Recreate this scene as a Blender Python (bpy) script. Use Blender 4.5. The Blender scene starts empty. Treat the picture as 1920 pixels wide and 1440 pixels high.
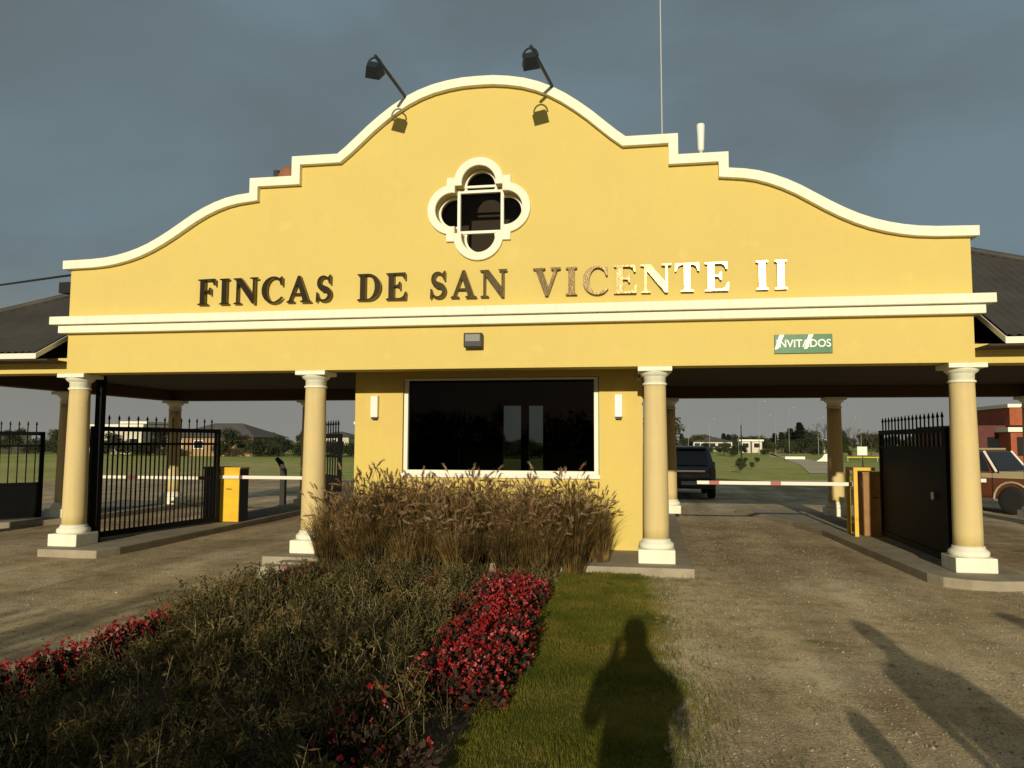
import bpy, bmesh, math, random
from mathutils import Vector, Matrix, noise
R = math.radians
PI = math.pi
rnd = random.Random(7)
SC = bpy.context.scene
COL = SC.collection

# ------------------------------------------------------------------ camera
CAM = Vector((2.513, -11.733, 1.9))
yaw, pit, rol = .1645, .0758, .0039
Rv = Vector((math.cos(yaw), math.sin(yaw), 0))
Fv = Vector((-math.sin(yaw) * math.cos(pit), math.cos(yaw) * math.cos(pit), math.sin(pit)))
Uv = Rv.cross(Fv)
Rr = Rv * math.cos(rol) + Uv * math.sin(rol)
Ur = Uv * math.cos(rol) - Rv * math.sin(rol)
cam = bpy.data.cameras.new('camera')
cam.sensor_width = 36
cam.lens = 1439.5 / 1920 * 36
cam.clip_start = .05
cam.clip_end = 9000
co = bpy.data.objects.new('camera', cam)
COL.objects.link(co)
M3 = Matrix((Rr, Ur, -Fv)).transposed()
co.matrix_world = Matrix.Translation(CAM) @ M3.to_4x4()
SC.camera = co

# ------------------------------------------------------------------ light
SUN_EL = math.atan(.225)
world = bpy.data.worlds.new("World")
SC.world = world
world.use_nodes = True
wn = world.node_tree
wn.nodes.clear()
wo = wn.nodes.new('ShaderNodeOutputWorld')
bg = wn.nodes.new('ShaderNodeBackground')
sky = wn.nodes.new('ShaderNodeTexSky')
sky.sky_type = 'NISHITA'
sky.sun_disc = False
sky.sun_elevation = SUN_EL
sky.sun_rotation = R(179)
sky.air_density = 1.3
sky.dust_density = 2.0
bg.inputs['Strength'].default_value = .06
wn.links.new(bg.outputs[0], wo.inputs[0])
# rain clouds: a grey blue layer with soft breaks, the same all round
tc = wn.nodes.new('ShaderNodeTexCoord')
mp = wn.nodes.new('ShaderNodeMapping')
mp.inputs['Scale'].default_value = (1.0, 1.0, 2.2)
n1 = wn.nodes.new('ShaderNodeTexNoise')
n1.inputs['Scale'].default_value = 1.7
n1.inputs['Detail'].default_value = 6
n1.inputs['Roughness'].default_value = .5
n1.inputs['Distortion'].default_value = .25
wn.links.new(tc.outputs['Generated'], mp.inputs[0])
wn.links.new(mp.outputs[0], n1.inputs['Vector'])
cr = wn.nodes.new('ShaderNodeValToRGB')
cr.color_ramp.elements[0].position = .36
cr.color_ramp.elements[0].color = (2.0, 2.30, 2.45, 1)
cr.color_ramp.elements[1].position = .66
cr.color_ramp.elements[1].color = (2.75, 3.85, 4.4, 1)
wn.links.new(n1.outputs['Fac'], cr.inputs[0])
# warmer grey low over the horizon
sx = wn.nodes.new('ShaderNodeSeparateXYZ')
wn.links.new(tc.outputs['Generated'], sx.inputs[0])
mr = wn.nodes.new('ShaderNodeMapRange')
mr.inputs['From Min'].default_value = 0.0
mr.inputs['From Max'].default_value = .20
mr.inputs['To Min'].default_value = .75
mr.inputs['To Max'].default_value = 0.0
wn.links.new(sx.outputs['Z'], mr.inputs['Value'])
mh = wn.nodes.new('ShaderNodeMix')
mh.data_type = 'RGBA'
wn.links.new(mr.outputs[0], mh.inputs[0])
wn.links.new(cr.outputs[0], mh.inputs[6])
mh.inputs[7].default_value = (5.3, 5.1, 4.6, 1)
mx = wn.nodes.new('ShaderNodeMix')
mx.data_type = 'RGBA'
mx.inputs[0].default_value = .9
wn.links.new(sky.outputs[0], mx.inputs[6])
wn.links.new(mh.outputs[2], mx.inputs[7])
wn.links.new(mx.outputs[2], bg.inputs['Color'])

sl = bpy.data.lights.new('sun', 'SUN')
sl.energy = 3.9
sl.angle = R(.55)
sl.color = (1, .90, .68)
so = bpy.data.objects.new('sun', sl)
COL.objects.link(so)
sdir = Vector((-.008, 1, -.225)).normalized()
so.rotation_euler = sdir.to_track_quat('-Z', 'Y').to_euler()
so.location = (0, -60, 20)
SC.view_settings.view_transform = 'Standard'
SC.view_settings.look = 'None'
SC.view_settings.exposure = 0
SC.view_settings.gamma = 1


# ------------------------------------------------------------------ materials
def mat(name, col, rough=.8, metal=0, var=None, vscale=3, bump=0, bscale=40, spec=.4, detail=6, spots=None, streak=None):
    """col: base colour; var: second colour mixed by noise; spots: (colour, scale, threshold)"""
    m = bpy.data.materials.new(name)
    m.use_nodes = True
    nt = m.node_tree
    b = nt.nodes['Principled BSDF']
    b.inputs['Roughness'].default_value = rough
    b.inputs['Metallic'].default_value = metal
    b.inputs['Specular IOR Level'].default_value = spec
    b.inputs['Base Color'].default_value = (*col, 1)
    L = nt.links
    tcn = nt.nodes.new('ShaderNodeTexCoord')
    src = None
    if var:
        n = nt.nodes.new('ShaderNodeTexNoise')
        n.inputs['Scale'].default_value = vscale
        n.inputs['Detail'].default_value = detail
        n.inputs['Roughness'].default_value = .65
        L.new(tcn.outputs['Object'], n.inputs['Vector'])
        r = nt.nodes.new('ShaderNodeValToRGB')
        r.color_ramp.elements[0].position = .35
        r.color_ramp.elements[1].position = .65
        r.color_ramp.elements[0].color = (*col, 1)
        r.color_ramp.elements[1].color = (*var, 1)
        L.new(n.outputs['Fac'], r.inputs[0])
        src = r.outputs[0]
    for s in (spots or []):
        scol, sc_, th, w = s
        n = nt.nodes.new('ShaderNodeTexNoise')
        n.inputs['Scale'].default_value = sc_
        n.inputs['Detail'].default_value = 5
        L.new(tcn.outputs['Object'], n.inputs['Vector'])
        r = nt.nodes.new('ShaderNodeMapRange')
        r.inputs['From Min'].default_value = th
        r.inputs['From Max'].default_value = th + w
        L.new(n.outputs['Fac'], r.inputs['Value'])
        k = nt.nodes.new('ShaderNodeMix')
        k.data_type = 'RGBA'
        L.new(r.outputs[0], k.inputs[0])
        if src:
            L.new(src, k.inputs[6])
        else:
            k.inputs[6].default_value = (*col, 1)
        k.inputs[7].default_value = (*scol, 1)
        src = k.outputs[2]
    if streak:   # vertical rain streaks and grime
        scol, amt = streak
        mpn = nt.nodes.new('ShaderNodeMapping')
        mpn.inputs['Scale'].default_value = (9, 9, .55)
        L.new(tcn.outputs['Object'], mpn.inputs[0])
        n = nt.nodes.new('ShaderNodeTexNoise')
        n.inputs['Scale'].default_value = 1
        n.inputs['Detail'].default_value = 4
        L.new(mpn.outputs[0], n.inputs['Vector'])
        r = nt.nodes.new('ShaderNodeMapRange')
        r.inputs['From Min'].default_value = .5
        r.inputs['From Max'].default_value = .75
        r.inputs['To Max'].default_value = amt
        L.new(n.outputs['Fac'], r.inputs['Value'])
        k = nt.nodes.new('ShaderNodeMix')
        k.data_type = 'RGBA'
        L.new(r.outputs[0], k.inputs[0])
        if src:
            L.new(src, k.inputs[6])
        else:
            k.inputs[6].default_value = (*col, 1)
        k.inputs[7].default_value = (*scol, 1)
        src = k.outputs[2]
    if src:
        L.new(src, b.inputs['Base Color'])
    if bump:
        n = nt.nodes.new('ShaderNodeTexNoise')
        n.inputs['Scale'].default_value = bscale
        n.inputs['Detail'].default_value = 5
        n.inputs['Roughness'].default_value = .6
        L.new(tcn.outputs['Object'], n.inputs['Vector'])
        bu = nt.nodes.new('ShaderNodeBump')
        bu.inputs['Strength'].default_value = bump
        bu.inputs['Distance'].default_value = .02
        L.new(n.outputs['Fac'], bu.inputs['Height'])
        L.new(bu.outputs[0], b.inputs['Normal'])
    return m


def leafmat(name, cols, scale=9, trans=.25, rough=.7):
    """foliage colour that changes from leaf clump to leaf clump and from plant to plant"""
    m = bpy.data.materials.new(name)
    m.use_nodes = True
    nt = m.node_tree
    b = nt.nodes['Principled BSDF']
    b.inputs['Roughness'].default_value = rough
    b.inputs['Specular IOR Level'].default_value = .25
    L = nt.links
    tcn = nt.nodes.new('ShaderNodeTexCoord')
    oi = nt.nodes.new('ShaderNodeObjectInfo')
    n = nt.nodes.new('ShaderNodeTexNoise')
    n.inputs['Scale'].default_value = scale
    n.inputs['Detail'].default_value = 3
    L.new(tcn.outputs['Object'], n.inputs['Vector'])
    a = nt.nodes.new('ShaderNodeMath')
    a.operation = 'MULTIPLY_ADD'
    L.new(oi.outputs['Random'], a.inputs[0])
    a.inputs[1].default_value = .26
    L.new(n.outputs['Fac'], a.inputs[2])
    r = nt.nodes.new('ShaderNodeValToRGB')
    el = r.color_ramp.elements
    while len(el) < len(cols):
        el.new(.5)
    for i, c in enumerate(cols):
        el[i].position = .42 + .42 * i / (len(cols) - 1)
        el[i].color = (*c, 1)
    L.new(a.outputs[0], r.inputs[0])
    L.new(r.outputs[0], b.inputs['Base Color'])
    if trans:
        t = nt.nodes.new('ShaderNodeBsdfTranslucent')
        L.new(r.outputs[0], t.inputs['Color'])
        ms = nt.nodes.new('ShaderNodeMixShader')
        ms.inputs[0].default_value = trans
        L.new(b.outputs[0], ms.inputs[1])
        L.new(t.outputs[0], ms.inputs[2])
        L.new(ms.outputs[0], nt.nodes['Material Output'].inputs['Surface'])
    return m


YEL = (.672, .532, .166)
M = dict(
    stucco=mat('yellow_stucco', YEL, .85, var=(.66, .505, .165), vscale=.55, bump=.28, bscale=55, spec=.15,
               spots=[((.70, .54, .18), 2.6, .60, .12)], streak=((.56, .43, .14), .10)),
    booth=mat('booth_stucco', (.70, .54, .15), .85, var=(.67, .50, .16), vscale=1.3, bump=.28, bscale=60, spec=.15, streak=((.54, .41, .13), .15)),
    shaft=mat('column_plaster', (.67, .525, .235), .8, var=(.63, .49, .25), vscale=2.2, bump=.15, bscale=30, spec=.2, streak=((.47, .35, .15), .35)),
    trim=mat('white_trim', (.85, .83, .68), .7, var=(.81, .79, .62), vscale=4, bump=.15, bscale=45, spec=.2, streak=((.60, .53, .36), .25)),
    white=mat('white_paint', (.80, .76, .64), .5),
    concrete=mat('concrete', (.30, .255, .19), .9, var=(.22, .185, .13), vscale=3, bump=.5, bscale=30, spec=.2,
                 spots=[((.14, .115, .08), 6, .58, .1)]),
    kerb=mat('kerb_concrete', (.38, .33, .24), .9, var=(.28, .24, .17), vscale=2.5, bump=.4, bscale=25, spec=.2),
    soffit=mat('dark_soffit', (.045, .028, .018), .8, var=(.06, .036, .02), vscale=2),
    inner=mat('beam_shade_brown', (.10, .055, .03), .9, var=(.08, .045, .025), vscale=2),  # dark brown puts the canopy shade into the beam colour
    roof=mat('dark_roof_sheet', (.05, .045, .04), .65, var=(.07, .062, .05), vscale=1.5, spec=.3),
    black=mat('black_metal', (.010, .011, .013), .5, spec=.4, bump=.1, bscale=30),
    gateblack=mat('gate_black_paint', (.004, .005, .006), .6, var=(.007, .007, .007), vscale=3, spec=.15),
    lampblack=mat('lamp_black', (.012, .016, .022), .5, spec=.4),
    yellow=mat('yellow_enamel', (.80, .52, .02), .45, var=(.72, .42, .02), vscale=3, spots=[((.70, .30, .02), 5, .62, .1)]),
    orange=mat('orange_enamel', (.34, .17, .035), .5, var=(.26, .12, .03), vscale=4),
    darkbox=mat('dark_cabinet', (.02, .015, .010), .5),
    red=mat('red_band', (.38, .10, .065), .5),
    tin=mat('frosted_white', (.82, .80, .72), .35),
    bulb=mat('lamp_glass', (.25, .25, .24), .15, spec=.6),
    bronze=None, glass=None,
    grassbl=leafmat('fountain_grass_blades', [(.036, .028, .008), (.092, .056, .016), (.18, .112, .034), (.31, .205, .075)], 5, .25),
    plume=leafmat('fountain_grass_plumes', [(.18, .095, .040), (.32, .20, .10), (.50, .36, .22)], 8, .35, .9),
    shrub=leafmat('dry_shrub_leaves', [(.016, .018, .005), (.05, .045, .010), (.105, .078, .020), (.23, .17, .06)], 7, .2),
    twig=leafmat('pale_twigs', [(.10, .065, .025), (.20, .15, .07), (.36, .30, .18)], 20, 0, .9),
    bfol=leafmat('bedding_foliage', [(.015, .022, .008), (.04, .02, .012), (.06, .03, .015)], 14, .15),
    petal=leafmat('red_petals', [(.15, .004, .007), (.33, .010, .014), (.45, .03, .035), (.62, .20, .19)], 16, .2, .5),
    lawn=leafmat('lawn_blades', [(.065, .085, .006), (.13, .135, .012), (.22, .18, .03)], 1.4, .3),
    dark_green=leafmat('dark_tree_leaves', [(.020, .028, .014), (.036, .046, .020), (.065, .070, .030)], .5, .1),
    mid_green=leafmat('tree_leaves', [(.025, .035, .010), (.05, .06, .018), (.08, .08, .028)], .5, .1),
    bark=mat('bark', (.09, .07, .05), .9, var=(.05, .04, .03), vscale=6, bump=.6, bscale=12),
    soil=mat('soil', (.035, .024, .012), .95, var=(.06, .042, .02), vscale=8, bump=1, bscale=20),
    brick=mat('red_house_wall', (.30, .07, .03), .8, var=(.36, .10, .045), vscale=2),
    brickdark=mat('dark_red_wall', (.10, .028, .025), .8, var=(.13, .035, .03), vscale=2),
    cream=mat('cream_house_wall', (.62, .58, .46), .8, var=(.52, .48, .38), vscale=.8),
    tan=mat('tan_house_wall', (.40, .26, .13), .8, var=(.34, .22, .11), vscale=.8),
    hroof=mat('house_roof', (.12, .105, .09), .8, var=(.09, .08, .07), vscale=1),
    tile=mat('tile_roof', (.30, .13, .07), .8, var=(.22, .09, .05), vscale=1),
    pane=mat('dark_pane', (.015, .017, .02), .12, spec=.7),
    paleg=mat('pale_grey', (.55, .55, .52), .5),
    reddull=mat('dull_red_band', (.14, .05, .035), .6),
    darkrim=mat('wheel_rim', (.12, .10, .08), .4, .6),
    galv=mat('pole_grey', (.30, .28, .24), .6),
    carblack=mat('car_black', (.028, .033, .040), .25, spec=.8),
    rubber=mat('rubber', (.015, .014, .014), .85),
    carred=mat('car_maroon', (.11, .032, .014), .35, var=(.13, .040, .018), vscale=2, spec=.5),
    carbeige=mat('car_beige_sun_trim', (.42, .34, .20), .4, spec=.5),  # paints in the sunlit roof and bonnet; waist and arch trim share it
    chrome=mat('chrome', (.6, .58, .52), .25, 1),
    green=mat('sign_green', (.028, .16, .05), .3),
    sand=mat('pale_track', (.62, .50, .34), .95, var=(.52, .42, .28), vscale=.3, bump=1, bscale=5),
    skin=mat('skin', (.45, .26, .17), .6),
    coat=mat('dark_jacket', (.03, .035, .05), .8),
    jeans=mat('jeans', (.04, .05, .09), .8),
    hair=mat('hair', (.02, .012, .008), .7),
    tankm=mat('terracotta_tank', (.28, .11, .05), .7),
    timber=mat('timber', (.16, .10, .05), .85, var=(.11, .07, .035), vscale=6),
)


def glass_mat():
    m = bpy.data.materials.new('window_glass')
    m.use_nodes = True
    nt = m.node_tree
    nt.nodes.remove(nt.nodes['Principled BSDF'])
    g = nt.nodes.new('ShaderNodeBsdfGlossy')
    g.inputs['Roughness'].default_value = .03
    g.inputs['Color'].default_value = (.8, .8, .8, 1)
    t = nt.nodes.new('ShaderNodeBsdfTransparent')
    t.inputs['Color'].default_value = (.34, .36, .35, 1)
    f = nt.nodes.new('ShaderNodeFresnel')
    f.inputs['IOR'].default_value = 1.22
    ms = nt.nodes.new('ShaderNodeMixShader')
    nt.links.new(f.outputs[0], ms.inputs[0])
    nt.links.new(t.outputs[0], ms.inputs[1])
    nt.links.new(g.outputs[0], ms.inputs[2])
    nt.links.new(ms.outputs[0], nt.nodes['Material Output'].inputs['Surface'])
    return m


M['glass'] = glass_mat()
M['glass2'] = M['glass'].copy()
for n_ in M['glass2'].node_tree.nodes:
    if n_.type == 'BSDF_TRANSPARENT':
        n_.inputs['Color'].default_value = (.74, .73, .70, 1)
# polished bronze letters: dull brown metal that flares where it mirrors the low sun
M['bronze'] = mat('bronze_metal', (.17, .125, .065), .225, 1, var=(.14, .10, .05), vscale=6, bump=.10, bscale=18)
M['signgreen'] = mat('glossy_green_vinyl', (.03, .16, .055), .35, spec=.35, bump=.12, bscale=5)
M['signwhite'] = mat('glossy_white_vinyl', (.80, .80, .74), .3, spec=.6)


def ground_mat(name, kind):
    m = bpy.data.materials.new(name)
    m.use_nodes = True
    nt = m.node_tree
    b = nt.nodes['Principled BSDF']
    b.inputs['Roughness'].default_value = .95
    b.inputs['Specular IOR Level'].default_value = .15
    L = nt.links
    t = nt.nodes.new('ShaderNodeTexCoord')

    def noisef(scale, det=6, rough=.6, mp=None, dist=0):
        n = nt.nodes.new('ShaderNodeTexNoise')
        n.inputs['Scale'].default_value = scale
        n.inputs['Detail'].default_value = det
        n.inputs['Roughness'].default_value = rough
        n.inputs['Distortion'].default_value = dist
        if mp:
            k = nt.nodes.new('ShaderNodeMapping')
            k.inputs['Scale'].default_value = mp
            L.new(t.outputs['Object'], k.inputs[0])
            L.new(k.outputs[0], n.inputs['Vector'])
        else:
            L.new(t.outputs['Object'], n.inputs['Vector'])
        return n.outputs['Fac']

    def ramp(f, stops):
        r = nt.nodes.new('ShaderNodeValToRGB')
        el = r.color_ramp.elements
        while len(el) < len(stops):
            el.new(.5)
        for e, (p, c) in zip(el, stops):
            e.position = p
            e.color = (*c, 1)
        L.new(f, r.inputs[0])
        return r.outputs[0]

    def mixc(f, a, c, mode='MIX', fac=None):
        k = nt.nodes.new('ShaderNodeMix')
        k.data_type = 'RGBA'
        k.blend_type = mode
        if f is not None:
            L.new(f, k.inputs[0])
        else:
            k.inputs[0].default_value = fac
        for s, i in ((a, 6), (c, 7)):
            if isinstance(s, tuple):
                k.inputs[i].default_value = (*s, 1)
            else:
                L.new(s, k.inputs[i])
        return k.outputs[2]
    if kind == 'gravel':
        base = ramp(noisef(.55, 8, .6, dist=.5), [(.30, (.40, .30, .17)), (.5, (.58, .45, .275)), (.70, (.74, .61, .41))])
        tracks = ramp(noisef(1, 4, .5, (1.1, .12, 1)), [(.35, (.60, .58, .55)), (.6, (1, 1, 1)), (.8, (1.12, 1.12, 1.1))])
        c = mixc(None, base, tracks, 'MULTIPLY', .85)
        fine = ramp(noisef(60, 3, .7), [(.3, (.55, .53, .50)), (.5, (1, 1, 1)), (.75, (1.5, 1.5, 1.5))])
        c = mixc(None, c, fine, 'MULTIPLY', .8)
        peb = nt.nodes.new('ShaderNodeTexVoronoi')
        peb.inputs['Scale'].default_value = 42
        L.new(t.outputs['Object'], peb.inputs['Vector'])
        pr = ramp(peb.outputs['Distance'], [(.0, (1.2, 1.2, 1.2)), (.45, (1, 1, 1)), (.75, (.6, .6, .6))])
        c = mixc(None, c, pr, 'MULTIPLY', .35)
        mott = ramp(noisef(3.2, 6, .75), [(.34, (.62, .60, .55)), (.5, (1, 1, 1)), (.68, (1.2, 1.18, 1.14))])
        c = mixc(None, c, mott, 'MULTIPLY', .9)
        # weeds creeping in
        gm = ramp(noisef(.9, 6, .7), [(.60, (0, 0, 0)), (.72, (1, 1, 1))])
        bwn = nt.nodes.new('ShaderNodeRGBToBW')
        L.new(gm, bwn.inputs[0])
        c = mixc(bwn.outputs[0], c, (.16, .15, .05))
        L.new(c, b.inputs['Base Color'])
        bu = nt.nodes.new('ShaderNodeBump')
        bu.inputs['Strength'].default_value = .9
        bu.inputs['Distance'].default_value = .02
        add = nt.nodes.new('ShaderNodeMath')
        add.operation = 'MULTIPLY_ADD'
        add.inputs[1].default_value = -.35
        L.new(peb.outputs['Distance'], add.inputs[0])
        L.new(noisef(26, 6, .75), add.inputs[2])
        L.new(add.outputs[0], bu.inputs['Height'])
        L.new(bu.outputs[0], b.inputs['Normal'])
    else:
        c = ramp(noisef(.035, 8, .65, (1, .5, 1)), [(.3, (.24, .28, .06)), (.5, (.40, .41, .11)), (.62, (.52, .44, .18)), (.78, (.58, .48, .27))])
        f2 = ramp(noisef(.5, 8, .75), [(.3, (.45, .5, .45)), (.5, (1, 1, 1)), (.7, (1.3, 1.25, 1.2))])
        c = mixc(None, c, f2, 'MULTIPLY', .8)
        if kind == 'lawn':
            c = ramp(noisef(1.1, 7, .7), [(.3, (.06, .07, .008)), (.55, (.12, .11, .016)), (.75, (.20, .15, .035))])
        L.new(c, b.inputs['Base Color'])
        bu = nt.nodes.new('ShaderNodeBump')
        bu.inputs['Strength'].default_value = .8
        bu.inputs['Distance'].default_value = .08
        L.new(noisef(6, 6, .8), bu.inputs['Height'])
        L.new(bu.outputs[0], b.inputs['Normal'])
    return m


M['gravel'] = ground_mat('gravel_surface', 'gravel')
M['field'] = ground_mat('field_grass', 'field')
M['lawnbase'] = ground_mat('lawn_ground', 'lawn')


# ------------------------------------------------------------------ mesh helpers
class MB:
    def __init__(s):
        s.v = []
        s.f = []

    def box(s, x0, x1, y0, y1, z0, z1):
        n = len(s.v)
        s.v += [(x, y, z) for z in (z0, z1) for x, y in ((x0, y0), (x1, y0), (x1, y1), (x0, y1))]
        s.f += [tuple(n + i for i in q) for q in ((3, 2, 1, 0), (4, 5, 6, 7), (0, 1, 5, 4), (1, 2, 6, 5), (2, 3, 7, 6), (3, 0, 4, 7))]
        return s

    def tube(s, pts, r, n=8, caps=True):
        """pts list of points, r a radius or list of radii"""
        pts = [Vector(p) for p in pts]
        rs = r if isinstance(r, (list, tuple)) else [r] * len(pts)
        b = len(s.v)
        up = Vector((0, 0, 1))
        for i, p in enumerate(pts):
            d = (pts[min(i + 1, len(pts) - 1)] - pts[max(i - 1, 0)]).normalized()
            a = d.cross(up)
            if a.length < .05:
                a = d.cross(Vector((1, 0, 0)))
            a.normalize()
            c = d.cross(a)
            for k in range(n):
                t = 2 * PI * k / n
                s.v.append(tuple(p + (a * math.cos(t) + c * math.sin(t)) * rs[i]))
        for i in range(len(pts) - 1):
            for k in range(n):
                k2 = (k + 1) % n
                s.f.append((b + i * n + k, b + i * n + k2, b + (i + 1) * n + k2, b + (i + 1) * n + k))
        if caps:
            s.f.append(tuple(b + k for k in range(n))[::-1])
            e = b + (len(pts) - 1) * n
            s.f.append(tuple(e + k for k in range(n)))
        return s

    def lathe(s, prof, n=32, c=(0, 0)):
        b = len(s.v)
        for (r, z) in prof:
            for k in range(n):
                t = 2 * PI * k / n
                s.v.append((c[0] + r * math.cos(t), c[1] + r * math.sin(t), z))
        for i in range(len(prof) - 1):
            for k in range(n):
                k2 = (k + 1) % n
                s.f.append((b + i * n + k, b + i * n + k2, b + (i + 1) * n + k2, b + (i + 1) * n + k))
        s.f.append(tuple(b + k for k in range(n))[::-1])
        e = b + (len(prof) - 1) * n
        s.f.append(tuple(e + k for k in range(n)))
        return s

    def poly(s, pts):
        n = len(s.v)
        s.v += [tuple(p) for p in pts]
        s.f.append(tuple(range(n, n + len(pts))))
        return s

    def prism(s, pts, z0, z1):
        """polygon in xy, extruded in z"""
        n = len(s.v)
        k = len(pts)
        s.v += [(p[0], p[1], z0) for p in pts] + [(p[0], p[1], z1) for p in pts]
        s.f.append(tuple(n + i for i in range(k))[::-1])
        s.f.append(tuple(n + k + i for i in range(k)))
        for i in range(k):
            j = (i + 1) % k
            s.f.append((n + i, n + j, n + k + j, n + k + i))
        return s

    def obox(s, a, b, w, z0, z1):
        """box along the xy segment a-b, width w"""
        a = Vector(a)
        b = Vector(b)
        d = (b - a).normalized()
        p = Vector((-d.y, d.x)) * w / 2
        return s.prism([a - p, b - p, b + p, a + p], z0, z1)

    def mesh(s, name, m, smooth=False):
        me = bpy.data.meshes.new(name)
        me.from_pydata(s.v, [], s.f)
        me.update()
        if m:
            me.materials.append(m)
        if smooth:
            for p in me.polygons:
                p.use_smooth = True
        return me


def bevel(me, w, seg=2):
    bm = bmesh.new()
    bm.from_mesh(me)
    bmesh.ops.remove_doubles(bm, verts=bm.verts, dist=1e-5)
    es = [e for e in bm.edges if len(e.link_faces) == 2 and e.calc_face_angle(0) > .5]
    bmesh.ops.bevel(bm, geom=es, offset=w, segments=seg, affect='EDGES', profile=.6)
    bm.to_mesh(me)
    bm.free()
    return me


def link(name, me, parent=None, loc=None, rot=None):
    o = bpy.data.objects.new(name, me)
    COL.objects.link(o)
    if parent:
        o.parent = parent
    if loc:
        o.location = loc
    if rot:
        o.rotation_euler = rot
    return o


def part(name, mb, m, parent, smooth=False, bev=0):
    me = mb if isinstance(mb, bpy.types.Mesh) else mb.mesh(name, M[m] if isinstance(m, str) else m, smooth)
    if bev:
        bevel(me, bev)
    return link(name, me, parent)


def tag(o, label=None, cat=None, group=None, kind=None):
    if label:
        o['label'] = label
    if cat:
        o['category'] = cat
    if group:
        o['group'] = group
    if kind:
        o['kind'] = kind
    return o


def thing(name, label, cat, loc=(0, 0, 0), rz=0, group=None):
    o = bpy.data.objects.new(name, None)
    COL.objects.link(o)
    o.empty_display_size = .2
    o.location = loc
    o.rotation_euler = (0, 0, rz)
    return tag(o, label, cat, group)


def dup(root, loc, rz=0, label=None, scale=None):
    r = root.copy()
    COL.objects.link(r)
    r.location = loc
    r.rotation_euler = (0, 0, rz)
    if label:
        r['label'] = label
    if scale:
        r.scale = scale
    for ch in list(root.children):
        c = ch.copy()
        COL.objects.link(c)
        c.parent = r
        for g in list(ch.children):
            d = g.copy()
            COL.objects.link(d)
            d.parent = c
    return r


def plate(name, outline, holes, y0, y1, m, bev=0):
    """flat shape given in (x, z), standing in the wall plane between depths y0 and y1"""
    cu = bpy.data.curves.new(name, 'CURVE')
    cu.dimensions = '2D'
    cu.fill_mode = 'BOTH'
    for ol in [outline] + list(holes):
        sp = cu.splines.new('POLY')
        sp.points.add(len(ol) - 1)
        for i, p in enumerate(ol):
            sp.points[i].co = (p[0], p[1], 0, 1)
        sp.use_cyclic_u = True
    h = (y1 - y0) / 2
    cu.extrude = max(h - bev, 1e-4)
    cu.bevel_depth = bev
    cu.bevel_resolution = 0
    if bev:
        cu.offset = -bev
    ob = bpy.data.objects.new('tmp', cu)
    COL.objects.link(ob)
    dg = bpy.context.evaluated_depsgraph_get()
    me = bpy.data.meshes.new_from_object(ob.evaluated_get(dg))
    bpy.data.objects.remove(ob)
    me.name = name
    mid = (y0 + y1) / 2
    for v in me.vertices:
        x, y, z = v.co
        v.co = (x, mid - z, y)
    me.materials.clear()
    if m:
        me.materials.append(M[m] if isinstance(m, str) else m)
    for p in me.polygons:
        p.use_smooth = False
    return me


def textmesh(name, s, size, depth, m):
    cu = bpy.data.curves.new(name, 'FONT')
    cu.body = s
    cu.size = size
    cu.extrude = depth
    cu.offset = .012 * size
    cu.align_x = 'CENTER'
    cu.align_y = 'CENTER'
    ob = bpy.data.objects.new('tmp', cu)
    COL.objects.link(ob)
    dg = bpy.context.evaluated_depsgraph_get()
    me = bpy.data.meshes.new_from_object(ob.evaluated_get(dg))
    bpy.data.objects.remove(ob)
    for v in me.vertices:
        x, y, z = v.co
        v.co = (x, -z, y)
    me.materials.clear()
    me.materials.append(m)
    return me


def offset_poly(pts, d):
    """parallel of an open polyline, mitred, to the right of travel by d"""
    out = []
    n = len(pts)
    for i in range(n):
        p = Vector(pts[i])
        if i == 0:
            t = (Vector(pts[1]) - p).normalized()
            nn = Vector((t.y, -t.x))
            out.append(tuple(p + nn * d))
        elif i == n - 1:
            t = (p - Vector(pts[-2])).normalized()
            nn = Vector((t.y, -t.x))
            out.append(tuple(p + nn * d))
        else:
            t1 = (p - Vector(pts[i - 1])).normalized()
            t2 = (Vector(pts[i + 1]) - p).normalized()
            n1_ = Vector((t1.y, -t1.x))
            n2_ = Vector((t2.y, -t2.x))
            b = (n1_ + n2_)
            b = b / max(b.dot(n1_), .2)
            out.append(tuple(p + b * d))
    return out


# ------------------------------------------------------------------ ground
def sheet(name, pts, z, m, kind='structure'):
    o = part(name, MB().poly([(x, y, z) for x, y in pts]), m, None)
    return tag(o, kind=kind)


sheet('ground', [(-3000, -600), (3000, -600), (3000, 4500), (-3000, 4500)], -.03, 'field')
# the driveway is a slightly uneven grid
gb = MB()
NX, NY = 95, 150
gx0, gx1, gy0, gy1 = -24, 26, -34, 25.5
for j in range(NY + 1):
    for i in range(NX + 1):
        x = gx0 + (gx1 - gx0) * i / NX
        y = gy0 + (gy1 - gy0) * j / NY
        z = .022 * noise.noise(Vector((x * .7, y * .5, 0))) - .004
        if j == NY:
            y += .9 * noise.noise(Vector((x * .5, 3, 1)))
        gb.v.append((x, y, min(z, .012)))
for j in range(NY):
    for i in range(NX):
        a = j * (NX + 1) + i
        gb.f.append((a, a + 1, a + NX + 2, a + NX + 1))
tag(part('gravel_driveway', gb, 'gravel', None, smooth=True), kind='structure')
sheet('dirt_track', [(16.0, 40), (17.4, 46), (19.5, 58), (22.4, 86), (25, 130), (26.5, 136), (21.5, 108.7), (19.4, 82), (16.6, 60), (13.2, 40)], .0, 'sand')
sheet('far_track', [(8, 27.6), (15, 27.8), (33, 31), (33, 34), (15, 30.8), (8, 29.5)], .0, 'sand')
sheet('planting_bed', [(-2.45, -1.15), (1.35, -1.1), (1.42, -11), (-2.3, -11)], .022, 'soil')
lw = MB()


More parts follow.
